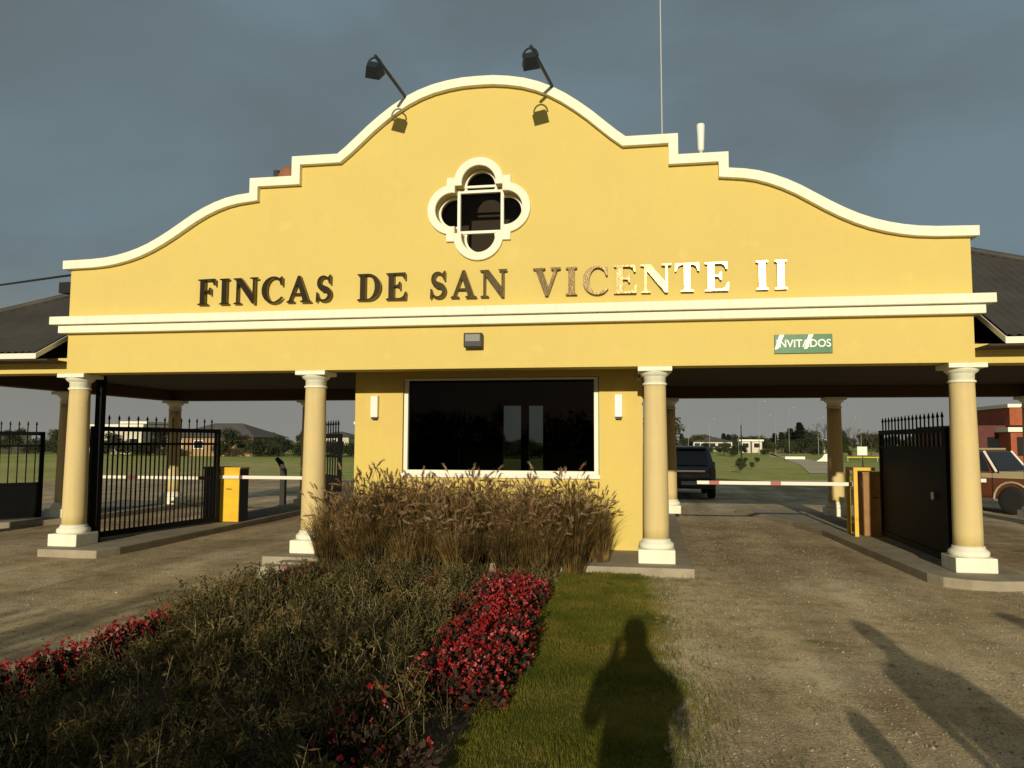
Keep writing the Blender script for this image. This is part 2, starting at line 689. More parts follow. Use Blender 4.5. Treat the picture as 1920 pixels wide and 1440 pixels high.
def lawn_edge(y):
    v = Vector((0, y, 0))
    return 2.56 + .030 * (-y) + .16 * noise.noise(v * .8) + .09 * noise.noise(v * 2.7 + Vector((5, 0, 0))) + .05 * noise.noise(v * 9 + Vector((9, 0, 0))) + .03 * noise.noise(v * 27)


le = [(2.05, -.42)]
for k in range(420):
    y = -.44 - k * .032
    le.append((lawn_edge(y) - .05, y))
le += [(1.42, le[-1][1]), (1.40, -.42)]
lw.poly([(x, y, .026) for x, y in le])
tag(part('lawn_ground', lw, 'lawnbase', None), kind='structure')

# ------------------------------------------------------------------ kerbed islands
def island(name, pts, z=.12):
    me = MB().prism(pts, -.05, z).mesh(name, M['kerb'])
    bevel(me, .02)
    return tag(link(name, me), kind='structure')


island('booth_pavement', [(-3.3, -.42), (3.27, -.42), (3.40, 9.8), (-3.3, 9.8)])
isl = [(6.42, -.15), (6.52, -.45), (6.8, -.64), (7.1, -.70), (7.45, -.62), (7.66, -.38), (7.72, .2), (7.6, 3), (7.8, 9.3), (6.6, 9.7), (5.6, 10.3), (5.1, 10.2), (5.45, 8.9), (5.95, 6.9), (6.22, 5.2), (6.3, 3)]
island('lane_pavement', isl)
island('lane_pavement', [(-7.28, -.38), (-6.2, -.38), (-6.12, .1), (-6.12, 2), (-6.14, 5), (-6.25, 8.0), (-6.1, 9.4), (-7.5, 9.4), (-7.43, 3), (-7.42, .1)])
island('lane_pavement', [(-12.9, 1.3), (-10.85, 3.4), (-10.45, 4.2), (-10.3, 9.5), (-12.9, 9.5)])
kb = part('kerb_block', bevel(MB().box(-2.75, -2.2, -1.62, -1.36, -.02, .17).mesh('kerb_block', M['kerb']), .02), None, None)
tag(kb, 'short pale concrete kerb block at the foot of the fountain grass by the left lane', 'kerb')
kb2 = part('kerb_block', bevel(MB().box(-2.85, -2.32, -.86, -.62, -.02, .11).mesh('kerb_block', M['kerb']), .02), None, None)
tag(kb2, 'low weathered kerb piece just in front of the white column base half hidden by grass', 'kerb')

# ------------------------------------------------------------------ entrance building
ZB = 3.09
gate = thing('gatehouse', 'yellow entrance building with curved white-edged gable, cornice and hipped dark roof', 'building')
half = [(0, 7.75), (.25, 7.745), (.5, 7.715), (.75, 7.665), (.98, 7.59), (1.2, 7.49), (1.42, 7.36), (1.63, 7.21), (1.83, 7.05), (2.03, 6.87), (2.2, 6.72), (2.34, 6.61),
        (3.13, 6.61), (3.13, 6.28), (3.87, 6.28), (3.87, 6.03), (4.1, 6.005), (4.3, 5.965), (4.5, 5.90), (4.7, 5.815), (4.9, 5.71), (5.1, 5.585), (5.3, 5.46), (5.5, 5.345), (5.7, 5.245), (5.9, 5.165), (6.1, 5.105), (6.3, 5.06), (6.5, 5.03), (6.75, 5.012), (7.3, 5.0)]
prof = [(-x, z) for x, z in half[::-1]] + half[1:]
inner = offset_poly(prof, .145)
wtop = offset_poly(prof, .06)
wtop = [(max(-7.21, min(7.21, x)), z) for x, z in wtop]
QC = (.02, 5.60)


def quatre(s, r, c, n=18):
    xi = math.sqrt(max(r * r - (s - c) ** 2, 0))
    a0 = math.atan2(s - c, xi)
    pts = []
    for q in range(4):
        rot = -q * PI / 2
        loc = [(-s, s)]
        for k in range(n + 1):
            a = PI - a0 - (PI - 2 * a0) * k / n
            loc.append((r * math.cos(a), c + r * math.sin(a)))
        for (x, z) in loc:
            pts.append((QC[0] + x * math.cos(rot) - z * math.sin(rot), QC[1] + x * math.sin(rot) + z * math.cos(rot)))
    return pts


q_out = quatre(.52, .405, .43)
q_in = quatre(.385, .275, .43)
wall_o = [(-7.21, ZB)] + wtop + [(7.21, ZB)]
part('front_wall', plate('front_wall', wall_o, [q_in], 0, .38, 'stucco'), None, gate)
cop = plate('coping', prof + inner[::-1], [], -.10, .46, 'trim')
part('coping', cop, None, gate)
# cornice, two tiers butted
part('cornice', bevel(MB().box(-7.42, 7.44, -.21, .45, 3.872, 4.01).mesh('cornice', M['trim']), .012), None, gate)
part('cornice', bevel(MB().box(-7.31, 7.33, -.13, .42, 3.735, 3.868).mesh('cornice', M['trim']), .012), None, gate)
# slim bead along the foot of the wall
part('beam_edge', MB().box(-7.215, 7.215, -.012, .385, ZB - .035, ZB - .002), 'stucco', gate)
# quatrefoil window
qw = part('quatrefoil_frame', plate('quatrefoil_frame', q_out, [q_in], -.055, .02, 'trim', .008), None, gate)
ring = plate('sash', quatre(.376, .268, .43), [quatre(.345, .232, .43)], .15, .20, 'white')
part('sash', ring, None, qw)
for a in (-.355, .355):
    part('glazing_bar', MB().box(QC[0] + a - .024, QC[0] + a + .024, .12, .19, QC[1] - .40, QC[1] + .40), 'white', qw)
    part('glazing_bar', MB().box(QC[0] - .33, QC[0] + .33, .125, .185, QC[1] + a * .94 - .022, QC[1] + a * .94 + .022), 'white', qw)
part('glazing_bar', MB().box(QC[0] - .27, QC[0] + .27, .14, .182, QC[1] + .40, QC[1] + .437), 'white', qw)
part('glass', MB().box(QC[0] - .72, QC[0] + .72, .215, .222, QC[1] - .8, QC[1] + .8), 'glass2', qw)
at = MB()
at.box(QC[0] - .85, QC[0] + .85, 1.0, 1.05, QC[1] - .85, QC[1] + .85)
at.box(QC[0] - .9, QC[0] - .85, .381, 1.0, QC[1] - .85, QC[1] + .85)
at.box(QC[0] + .85, QC[0] + .9, .381, 1.0, QC[1] - .85, QC[1] + .85)
at.box(QC[0] - .85, QC[0] + .85, .381, 1.0, QC[1] + .85, QC[1] + .9)
at.box(QC[0] - .85, QC[0] + .85, .381, 1.0, QC[1] - .9, QC[1] - .85)
part('attic_lining', at, mat('attic_dark', (.11, .09, .07), .9), gate)

# canopy: ceiling, beams
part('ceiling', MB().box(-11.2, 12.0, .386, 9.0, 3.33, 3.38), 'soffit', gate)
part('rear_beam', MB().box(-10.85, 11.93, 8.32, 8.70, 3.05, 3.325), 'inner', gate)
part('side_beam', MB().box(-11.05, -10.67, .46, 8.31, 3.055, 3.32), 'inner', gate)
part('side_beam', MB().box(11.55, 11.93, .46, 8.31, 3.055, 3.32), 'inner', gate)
part('front_beam', MB().box(-11.05, -7.22, .03, .45, 3.06, 3.32), 'stucco', gate)
part('front_beam', MB().box(7.22, 11.93, .03, .45, 3.045, 3.32), 'stucco', gate)
for x0, x1 in ((-11.05, -7.22), (7.22, 11.93)):
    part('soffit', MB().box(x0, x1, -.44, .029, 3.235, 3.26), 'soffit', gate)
for sgn in (-1, 1):
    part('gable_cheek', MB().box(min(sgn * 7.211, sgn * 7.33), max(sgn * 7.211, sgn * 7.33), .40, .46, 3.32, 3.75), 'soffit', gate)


# corrugated roof
XE0, XE1, YE0, YE1, ZE, SL = -11.65, 12.0, -.50, 9.2, 3.37, .56
HY = (YE1 - YE0) / 2


def roofz(y):
    return ZE + (y - YE0) * SL


def corrugated(x0, x1, ystart):
    mb = MB()
    n = int((x1 - x0) / .022)
    rows = 3
    for i in range(n + 1):
        x = x0 + (x1 - x0) * i / n
        ym = min(HY + YE0, x - XE0 + YE0, XE1 - x + YE0)
        ym = max(ym, ystart + .01)
        wv = .014 * math.sin(2 * PI * x / .13)
        for r in range(rows + 1):
            y = ystart + (ym - ystart) * r / rows
            mb.v.append((x, y, roofz(y) + wv))
    for i in range(n):
        for r in range(rows):
            a = i * (rows + 1) + r
            b = a + rows + 1
            mb.f.append((a, b, b + 1, a + 1))
    return mb


part('roof_sheet', corrugated(XE0 + .02, -7.42, YE0), 'roof', gate, smooth=True)
part('roof_sheet', corrugated(7.42, XE1 - .02, YE0), 'roof', gate, smooth=True)
part('roof_sheet', corrugated(-7.41, 7.41, .48), 'roof', gate, smooth=True)
rf = MB()
zr = roofz(YE0 + HY)
rf.poly([(XE0, YE1, ZE), (XE0, YE0, ZE), (XE0 + HY, YE0 + HY, zr)])
rf.poly([(XE1, YE0, ZE), (XE1, YE1, ZE), (XE1 - HY, YE0 + HY, zr)])
rf.poly([(XE1, YE1, ZE), (XE0, YE1, ZE), (XE0 + HY, YE0 + HY, zr), (XE1 - HY, YE0 + HY, zr)])
part('rear_roof', rf, 'roof', gate)
part('ridge_cap', MB().tube([(XE0 + .1, YE0 + .1, ZE + .08), (XE0 + HY, YE0 + HY, zr + .02), (XE1 - HY, YE0 + HY, zr + .02), (XE1 - .1, YE0 + .1, ZE + .08)], .06, 8), 'roof', gate, True)
for x0, x1 in ((XE0 + .03, -7.43), (7.43, XE1 - .03)):
    part('fascia', MB().box(x0, x1, -.475, -.45, 3.262, 3.353), 'white', gate)
for s, x in ((-1, -7.42), (1, 7.42)):
    mb = MB()
    xa, xb = (x - .012, x + .014)
    pts = [(-.476, 3.262), (.46, 3.262 + .936 * SL), (.46, 3.352 + .936 * SL), (-.476, 3.352)]
    n = len(mb.v)
    mb.v += [(xa, p[0], p[1]) for p in pts] + [(xb, p[0], p[1]) for p in pts]
    mb.f += [(n, n + 1, n + 2, n + 3), (n + 7, n + 6, n + 5, n + 4)] + [(n + i, n + 4 + i, n + 4 + (i + 1) % 4, n + (i + 1) % 4) for i in range(4)]
    part('verge_board', mb, 'white', gate)

# booth
bt = thing('guard_booth', 'yellow guard booth with a wide dark window under the middle of the canopy', 'booth')
WX0, WX1, WZ0, WZ1 = -1.60, 1.84, 1.34, 3.03
YW = 1.3
bw = MB()
bw.box(-2.48, WX0, YW, YW + .18, .121, 3.328)
bw.box(WX1, 2.57, YW, YW + .18, .121, 3.328)
bw.box(WX0, WX1, YW, YW + .18, .121, WZ0 - .0)
bw.box(WX0, WX1, YW, YW + .18, WZ1, 3.328)
part('front_wall', bw, 'booth', bt)
sw = MB()
sw.box(-2.48, -2.32, YW + .18, 6.0, .121, 3.328)
sw.box(2.41, 2.57, YW + .18, 6.0, .121, 3.328)
rx = [(-2.32, -.62), (-.18, -.02), (.33, 2.41)]   # solid parts of the rear wall; two narrow openings between
for a, b_ in rx:
    sw.box(a, b_, 5.84, 6.0, .121, 3.328)
for a, b_ in ((-.62, -.18), (-.02, .33)):
    sw.box(a, b_, 5.84, 6.0, .121, .9)
    sw.box(a, b_, 5.84, 6.0, 2.75, 3.328)
part('wall', sw, 'booth', bt)
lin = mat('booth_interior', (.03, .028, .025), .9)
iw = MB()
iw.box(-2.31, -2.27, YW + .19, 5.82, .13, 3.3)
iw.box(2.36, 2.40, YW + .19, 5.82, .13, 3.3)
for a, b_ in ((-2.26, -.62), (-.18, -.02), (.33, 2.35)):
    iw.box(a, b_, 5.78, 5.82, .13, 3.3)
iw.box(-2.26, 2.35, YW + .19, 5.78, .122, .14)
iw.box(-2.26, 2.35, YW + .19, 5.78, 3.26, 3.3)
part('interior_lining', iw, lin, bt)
wf = thing_w = part('window_frame', plate('window_frame', [(WX0 + .01, WZ0 + .01), (WX1 - .01, WZ0 + .01), (WX1 - .01, WZ1 - .01), (WX0 + .01, WZ1 - .01)], [[(WX0 + .085, WZ0 + .075), (WX1 - .085, WZ0 + .075), (WX1 - .085, WZ1 - .05), (WX0 + .085, WZ1 - .05)]], YW + .035, YW + .12, 'white', .005), None, bt)
part('glass', MB().box(WX0 + .06, WX1 - .06, YW + .10, YW + .106, WZ0 + .05, WZ1 - .04), 'glass', wf)
part('window_sill', bevel(MB().box(WX0 - .02, WX1 + .02, YW - .045, YW - .002, WZ0 - .05, WZ0 + .02).mesh('window_sill', M['white']), .006), None, wf)
part('desk', MB().box(-1.6, 1.6, 1.62, 2.2, 1.0, 1.05), 'timber', bt)

# wall lamps on the booth piers
def sconce(x, label):
    t = thing('wall_lamp', label, 'wall lamp', (x, YW, 2.5), 0, 'box lamps either side of the booth window')
    part('lamp_body', bevel(MB().box(-.065, .065, -.10, -.001, -.17, .21).mesh('lamp_body', M['tin']), .012), None, t)
    part('lower_cap', MB().box(-.05, .05, -.085, -.005, -.205, -.172), 'black', t)
    return t


sconce(-2.10, 'white box wall lamp on the booth pier left of the dark window')
sconce(2.17, 'white box wall lamp on the booth pier right of the dark window')
ft = thing('security_camera', 'tiny white camera on a bracket at the top of the booth wall beside the column', 'camera', (2.50, .9, 2.93))
part('body', MB().tube([(0, -.08, 0), (0, .06, .015)], .026, 10), 'tin', ft, True)
part('bracket', MB().tube([(0, 0, .02), (.03, .40, .10)], .01, 6), 'black', ft)


# ------------------------------------------------------------------ columns
def column_parts(t, front=True, H=ZB - .038):
    b0 = .12
    part('plinth', bevel(MB().box(-.27, .27, -.27, .27, b0, b0 + .205).mesh('plinth', M['trim']), .015), None, t)
    part('base_moulding', MB().lathe([(.245, b0 + .206), (.262, b0 + .225), (.262, b0 + .27), (.235, b0 + .295), (.215, b0 + .31), (.21, b0 + .345)], 32), 'trim', t, True)
    pr = []
    for k in range(13):
        f = k / 12
        pr.append((.193 - .028 * f ** 1.4, b0 + .346 + (H - .28 - b0 - .346) * f))
    part('shaft', MB().lathe(pr, 36), 'shaft', t, True)
    part('neck_ring', MB().lathe([(.168, H - .278), (.185, H - .27), (.185, H - .245), (.168, H - .237)], 32), 'trim', t, True)
    part('capital', MB().lathe([(.165, H - .236), (.168, H - .15), (.19, H - .135), (.21, H - .12), (.235, H - .085), (.24, H - .073)], 32), 'trim', t, True)
    part('abacus', bevel(MB().box(-.255, .255, -.255, .255, H - .072, H - .002).mesh('abacus', M['trim']), .008), None, t)


cpos = [(-7.10, .21, 'yellow front column at the far left end of the arched facade, on its own pale block'),
        (-2.75, .21, 'front column left of the booth with its base half hidden by fountain grass'),
        (2.75, .21, 'front column standing against the right corner of the guard booth'),
        (7.10, .21, 'front column on the rounded kerb end beside the closed black sheet gate'),
        (-10.85, 4.5, 'slim lit column behind the spiked gate at the left picture edge'),
        (-10.68, 8.5, 'rear column seen through the bars of the open left gate'),
        (-6.60, 8.5, 'rear column hidden behind the front column left of the booth'),
        (-2.6, 8.5, 'rear column behind the guard booth'),
        (3.26, 8.5, 'rear column just showing to the right of the booth corner column'),
        (7.31, 8.5, 'dark rear column with a white base above the raised end of the right barrier arm'),
        (11.78, 8.5, 'rear column at the right picture edge beside the maroon car'),
        (-10.85, .24, 'outer corner column of the left canopy wing'),
        (11.72, .24, 'outer corner column of the right canopy wing')]
c0 = None
for i, (x, y, lab) in enumerate(cpos):
    if c0 is None:
        c0 = thing('column', lab, 'column', (x, y, 0), 0, 'round columns carrying the canopy')
        column_parts(c0)
    else:
        dup(c0, (x, y, 0), 0, lab)

# ------------------------------------------------------------------ bronze letters (serif capitals)
def arcp(cx, cz, rx, rz, a0, a1, n=14):
    return [(cx + rx * math.cos(R(a0 + (a1 - a0) * k / n)), cz + rz * math.sin(R(a0 + (a1 - a0) * k / n))) for k in range(n + 1)]


S_ = .045  # serif thickness


def stem(x0, x1, e=.075):
    """serifed stem outline, clockwise from bottom left"""
    return [(x0 - e, 0), (x0 - e, S_), (x0, S_ + .03), (x0, 1 - S_ - .03), (x0 - e, 1 - S_), (x0 - e, 1), (x1 + e, 1), (x1 + e, 1 - S_), (x1, 1 - S_ - .03), (x1, S_ + .03), (x1 + e, S_), (x1 + e, 0)]


G = {}
G['I'] = (.42, [stem(.12, .30)], [])
G['F'] = (.66, [[(.04, 0), (.04, S_), (.12, .07), (.12, .93), (.04, 1 - S_), (.04, 1), (.66, 1), (.66, .74), (.62, .74), (.58, .88), (.50, .94), (.30, .94), (.30, .55), (.40, .55), (.44, .58), (.46, .66), (.50, .66), (.50, .38), (.46, .38), (.44, .46), (.40, .49), (.30, .49), (.30, .07), (.40, S_), (.40, 0)]], [])
G['E'] = (.70, [[(.04, 0), (.04, S_), (.12, .07), (.12, .93), (.04, 1 - S_), (.04, 1), (.66, 1), (.66, .75), (.62, .75), (.58, .88), (.50, .94), (.30, .94), (.30, .55), (.40, .55), (.44, .58), (.46, .66), (.50, .66), (.50, .38), (.46, .38), (.44, .46), (.40, .49), (.30, .49), (.30, .06), (.50, .06), (.60, .12), (.66, .28), (.70, .28), (.68, 0)]], [])
G['T'] = (.70, [[(.17, 0), (.17, S_), (.26, .07), (.26, .94), (.18, .94), (.10, .88), (.05, .72), (.01, .72), (.02, 1), (.68, 1), (.69, .72), (.65, .72), (.60, .88), (.52, .94), (.44, .94), (.44, .07), (.53, S_), (.53, 0)]], [])
G['V'] = (.82, [[(.36, -.01), (.08, .93), (.0, 1 - S_), (.0, 1), (.36, 1), (.36, 1 - S_), (.28, .93), (.46, .30), (.63, .90), (.53, 1 - S_), (.53, 1), (.82, 1), (.82, 1 - S_), (.72, .92), (.45, -.01)]], [])
G['N'] = (.86, [[(.02, 0), (.02, S_), (.11, .07), (.11, .93), (.0, 1 - S_), (.0, 1), (.28, 1), (.70, .36), (.70, .93), (.60, 1 - S_), (.60, 1), (.87, 1), (.87, 1 - S_), (.77, .93), (.77, -.01), (.69, -.01), (.18, .78), (.18, .07), (.28, S_), (.28, 0)]], [])
G['A'] = (.84, [[(.0, 0), (.0, S_), (.08, .09), (.38, 1.01), (.46, 1.01), (.76, .07), (.84, S_), (.84, 0), (.48, 0), (.48, S_), (.56, .08), (.50, .29), (.235, .29), (.17, .09), (.27, S_), (.27, 0)]], [[(.255, .35), (.48, .35), (.37, .72)]])
G['D'] = (.80, [[(.02, 0), (.02, S_), (.11, .07), (.11, .93), (.02, 1 - S_), (.02, 1), (.36, 1)] + arcp(.36, .5, .42, .5, 90, -90, 20)[1:-1] + [(.36, 0)]], [[(.29, .06)] + arcp(.36, .5, .235, .44, -90, 90, 18) + [(.29, .94)]])
co_ = arcp(.44, .5, .42, .515, 52, 308, 26)
ci_ = arcp(.46, .5, .25, .45, 300, 62, 22)
G['C'] = (.78, [[(.74, .66), (.74, 1.0), (.70, 1.0), (.67, .93)] + co_[1:-1] + [(.69, .10), (.76, .20), (.73, .24), (.67, .17)] + ci_[1:-1] + [(.64, .85), (.70, .66)]], [])


def s_glyph():
    # centre line of the S with a varying width
    pts = []
    for k in range(41):
        t = k / 40
        if t < .5:
            a = R(35 + (270 - 35) * (t / .5))
            pts.append((.31 + .165 * math.cos(a), .735 + .215 * math.sin(a)))
        else:
            a = R(90 - (90 + 145) * ((t - .5) / .5))
            pts.append((.31 + .20 * math.cos(a), .265 + .220 * math.sin(a)))
    # blend the middle into a diagonal
    L, Rr_ = [], []
    n = len(pts)
    for i, p in enumerate(pts):
        a = Vector(pts[max(i - 1, 0)])
        b = Vector(pts[min(i + 1, n - 1)])
        d = (b - a).normalized()
        nn = Vector((-d.y, d.x))
        t = i / (n - 1)
        w = .035 + .075 * math.exp(-((t - .5) / .17) ** 2) + .02 * math.exp(-((t - .22) / .1) ** 2) + .02 * math.exp(-((t - .78) / .1) ** 2)
        L.append(tuple(Vector(p) + nn * w))
        Rr_.append(tuple(Vector(p) - nn * w))
    return L + Rr_[::-1]


G['S'] = (.62, [s_glyph(), [(.50, .66), (.54, .66), (.545, 1.01), (.51, 1.01), (.43, .88)], [(.06, .36), (.10, .36), (.16, .14), (.08, -.01), (.05, -.01)]], [])

sign = thing('name_lettering', 'bronze serif capitals FINCAS DE SAN VICENTE II along the facade above the cornice', 'lettering', (0, 0, 0))
H_ = .435
zb = 4.165


def word(s, x0, x1):
    wd = [G[c][0] for c in s]
    gap = .10
    tot = sum(wd) + gap * (len(s) - 1)
    k = (x1 - x0) / tot
    x = x0
    for c, w_ in zip(s, wd):
        w, polys, holes = G[c]
        root = None
        for q, pl in enumerate(polys):
            pl2 = [(p[0] * k, p[1] * H_) for p in pl]
            hl = [[(p[0] * k, p[1] * H_) for p in h] for h in holes] if q == 0 else []
            me = plate('letter', pl2, hl, -.022 - q * .0015, .022 - q * .0015, 'bronze')
            if root is None:
                acc = me
                root = True
            else:
                bm = bmesh.new()
                bm.from_mesh(acc)
                bm.from_mesh(me)
                bm.to_mesh(acc)
                bm.free()
        o = link('letter', acc, sign, (x, -.047, zb), (0, 0, R(-4.4)))
        x += (w_ + gap) * k


word('FINCAS', -4.78, -2.37)
word('DE', -1.97, -1.13)
word('SAN', -.77, .49)
word('VICENTE', .90, 3.85)
word('II', 4.22, 4.70)

# INVITADOS sign
isg = thing('lane_sign', 'green sign with white letters INVITADOS above the right lane', 'sign', (4.89, -.001, 3.355))
part('board', bevel(MB().box(-.405, .405, -.03, 0, -.14, .14).mesh('board', M['signgreen']), .004), None, isg)
tm = link('lettering', textmesh('lettering', 'INVITADOS', .158, .002, M['signwhite']), isg, (0, -.033, 0), None)
tm.scale = (.94, 1, 1)
# pale slashes paint the glare onto the board
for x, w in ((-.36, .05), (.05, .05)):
    sp = plate('glare_slash', [(x - w / 2 - .02, -.08), (x + w / 2 - .02, -.07), (x + w / 2 + .07, .137), (x - w / 2 + .05, .137)], [], -.0315, -.0302, 'signwhite')
    link('glare_slash', sp, isg)

# flood light fixed to the wall under the cornice
fl = thing('wall_floodlight', 'small dark floodlight fixed to the wall just under the cornice', 'floodlight', (-.03, 0, 3.48))
part('housing', bevel(MB().box(-.145, .145, -.17, -.05, -.11, .115).mesh('housing', M['black']), .015), None, fl)
part('lens', MB().box(-.115, .115, -.180, -.171, -.02, .09), 'bulb', fl)
part('bracket', MB().box(-.05, .05, -.05, -.001, -.05, .05), 'black', fl)


# gable floodlights on arms
def floodlight(base, head, label):
    t = thing('gable_floodlight', label, 'floodlight', (0, 0, 0), 0, 'floodlights reaching out over the gable')
    b = Vector(base)
    h = Vector(head)
    top = h + Vector((0, .02, .24))
    part('arm', MB().tube([b + Vector((0, .25, -.08)), b, top], (.026), 8), 'lampblack', t)
    y = MB()
    pts = []
    for k in range(9):
        a = PI * k / 8
        pts.append(h + Vector((.11 * math.cos(a), .0, .07 + .13 * math.sin(a))))
    y.tube(pts, .014, 6)
    part('yoke', y, 'lampblack', t)
    hd = MB()
    # tapered housing tilted towards the wall
    for s, (w, hh, d) in enumerate(((.14, .115, -.09), (.17, .15, .09))):
        pass
    n = 0
    hd.v = [(-.11, -.13, -.09), (.11, -.13, -.09), (.11, -.13, .09), (-.11, -.13, .09), (-.165, .10, -.14), (.165, .10, -.14), (.165, .10, .13), (-.165, .10, .13)]
    hd.f = [(0, 1, 2, 3)[::-1], (4, 5, 6, 7), (0, 1, 5, 4), (1, 2, 6, 5), (2, 3, 7, 6), (3, 0, 4, 7)]
    hd.f = [f[::-1] for f in hd.f]
    me = hd.mesh('housing', M['lampblack'])
    bevel(me, .012)
    o = link('housing', me, t, tuple(h), (R(-38), R(16 if base[0] < 0 else -10), R(-6 if base[0] < 0 else 8)))
    o.scale = (.74, .8, .74)
    link('lens', MB().box(-.14, .14, .101, .108, -.115, .105).mesh('lens', M['bulb']), o)
    return t


floodlight((-1.20, -.12, 7.50), (-1.30, -1.27, 7.36), 'left black floodlight on an angled arm over the curved gable top')
floodlight((1.20, -.12, 7.49), (1.02, -1.24, 7.33), 'right black floodlight on an angled arm over the curved gable top')

# antenna, whip, tank, side lamp
an = thing('access_antenna', 'white box antenna on a short stub above the right gable step', 'antenna', (3.49, .18, 6.2))
part('stub', MB().tube([(0, 0, 0), (0, 0, .24)], .018, 8), 'white', an)
part('antenna_body', MB().lathe([(.03, .20), (.05, .24), (.055, .40), (.065, .62), (.055, .64)], 12), 'tin', an, True)
wh = part('whip_antenna', MB().tube([(2.92, .5, 4.7), (2.905, .5, 9.2), (2.90, .5, 12.5)], [.010, .008, .006], 6), 'paleg', None)
tag(wh, 'very thin tall whip antenna rising behind the right gable shoulder', 'antenna')
tk = thing('roof_tank', 'small brown tank with dark cap peeping over the left gable step', 'tank', (-3.98, 1.6, 6.36))
part('tank_body', MB().lathe([(.20, 0), (.22, .15), (.22, .55), (.16, .68), (.05, .74)], 20), 'tankm', tk, True)
part('cap', MB().box(-.30, -.20, -.08, .08, .50, .66), 'black', tk)
part('stand', MB().box(-.2, .2, -.2, .2, -1.3, -.001), 'soffit', tk)
sd = thing('side_floodlight', 'dark floodlight on the roof beside the left end of the gable', 'floodlight', (-7.85, .75, 4.60))
part('housing', MB().prism([(-.14, -.10), (.16, -.12), (.12, .12), (-.05, .14)], 0, .20), 'black', sd)
part('bracket', MB().tube([(.05, 0, .05), (.55, -.30, .12)], .02, 6), 'black', sd)
cb = part('overhead_cable', MB().tube([(-60, 30, 9.5), (-30, 14, 6.6), (-11.5, 3, 5.33), (-8.19, 1.0, 5.0), (-7.15, .42, 4.9)], .022, 6), 'black', None)
tag(cb, 'black overhead cable coming in from the left to the gable end', 'cable')


# ------------------------------------------------------------------ gates
def gate_leaf(label, a, b, z0, ztop, spike, nb, sheet_top, rails, group='spiked black gate leaves', spike_every=1, bw_=.022):
    a = Vector(a)
    b = Vector(b)
    L = (b - a).length
    ang = math.atan2(b.y - a.y, b.x - a.x)
    t = thing('gate_leaf', label, 'gate', (a.x, a.y, 0), ang, group)
    part('stile', bevel(MB().box(0, .09, -.035, .035, z0, ztop).mesh('stile', M['gateblack']), .005), None, t)
    part('stile', bevel(MB().box(L - .09, L, -.035, .035, z0, ztop).mesh('stile', M['gateblack']), .005), None, t)
    part('top_rail', MB().box(.091, L - .091, -.033, .033, ztop - .085, ztop - .002), 'gateblack', t)
    part('bottom_rail', MB().box(.091, L - .091, -.033, .033, z0, z0 + .10), 'gateblack', t)
    for z in rails:
        part('rail', MB().box(.091, L - .091, -.028, .028, z - .025, z + .025), 'gateblack', t)
    lo = z0 + .101 if sheet_top is None else sheet_top
    barm = MB().box(-bw_ / 2, bw_ / 2, -bw_ / 2, bw_ / 2, lo, ztop - .086).mesh('bar', M['gateblack'])
    spm = MB()
    spm.tube([(0, 0, ztop - .003), (0, 0, ztop + spike * .62), (0, 0, ztop + spike * .66), (0, 0, ztop + spike)], [.013, .013, .026, .003], 6)
    spme = spm.mesh('spike', M['gateblack'])
    for k in range(nb):
        x = .09 + (L - .18) * (k + .5) / nb
        link('bar', barm, t, (x, 0, 0))
        if k % spike_every == 0:
            link('spike', spme, t, (x, 0, 0))
    if sheet_top:
        part('sheet_panel', MB().box(.0905, L - .0905, -.010, .010, z0 + .101, sheet_top - .001), 'gateblack', t)
        part('rail', MB().box(.091, L - .091, -.030, .030, sheet_top - .05, sheet_top + .0), 'gateblack', t)
    return t


g = gate_leaf('tall black gate leaf filled with sheet metal beside the right front column', (6.98, .48), (7.08, 4.02), .17, 2.15, .24, 17, 1.86, [], spike_every=1, bw_=.03)
part('latch', MB().box(.5, .62, .036, .06, 1.05, 1.16), 'chrome', g)
gate_leaf('open black barred gate leaf swung back behind the leftmost front column', (-7.16, .62), (-6.62, 3.95), .16, 2.16, .22, 28, None, [1.84], spike_every=2)
gate_leaf('black gate leaf with solid lower sheet at the left picture edge', (-12.75, 1.65), (-11.0, 4.0), .16, 2.10, .24, 16, .95, [1.78])
gate_leaf('black gate leaf seen edge on between the column and the left booth wall', (-3.02, 2.0), (-4.75, 4.3), .16, 2.05, .27, 14, 1.25, [1.62], spike_every=1)
gp = part('gate_post', MB().box(-7.02, -6.90, .50, .62, .12, 3.05), 'gateblack', None)
tag(gp, 'tall thin black gate post right behind the leftmost front column', 'post')

# ------------------------------------------------------------------ barriers
def arm(t, hx, x1, y, z, bands, bm_='red'):
    """arm of barrier t, hinged at world x hx, reaching to x1"""
    d = 1 if x1 > hx else -1
    L = abs(x1 - hx)
    lx, ly, lz = hx - t.location.x, y - t.location.y, z - t.location.z
    xa, xb = sorted((lx, lx + d * L))
    a = part('arm', bevel(MB().box(xa, xb, ly - .022, ly + .022, lz - .036, lz + .036).mesh('arm', M['white']), .006), None, t)
    for (p, w) in bands:
        xa, xb = sorted((lx + d * p, lx + d * (p + w)))
        part('red_band', MB().box(xa, xb, ly - .0245, ly + .0245, lz - .0385, lz + .0385), bm_, a)


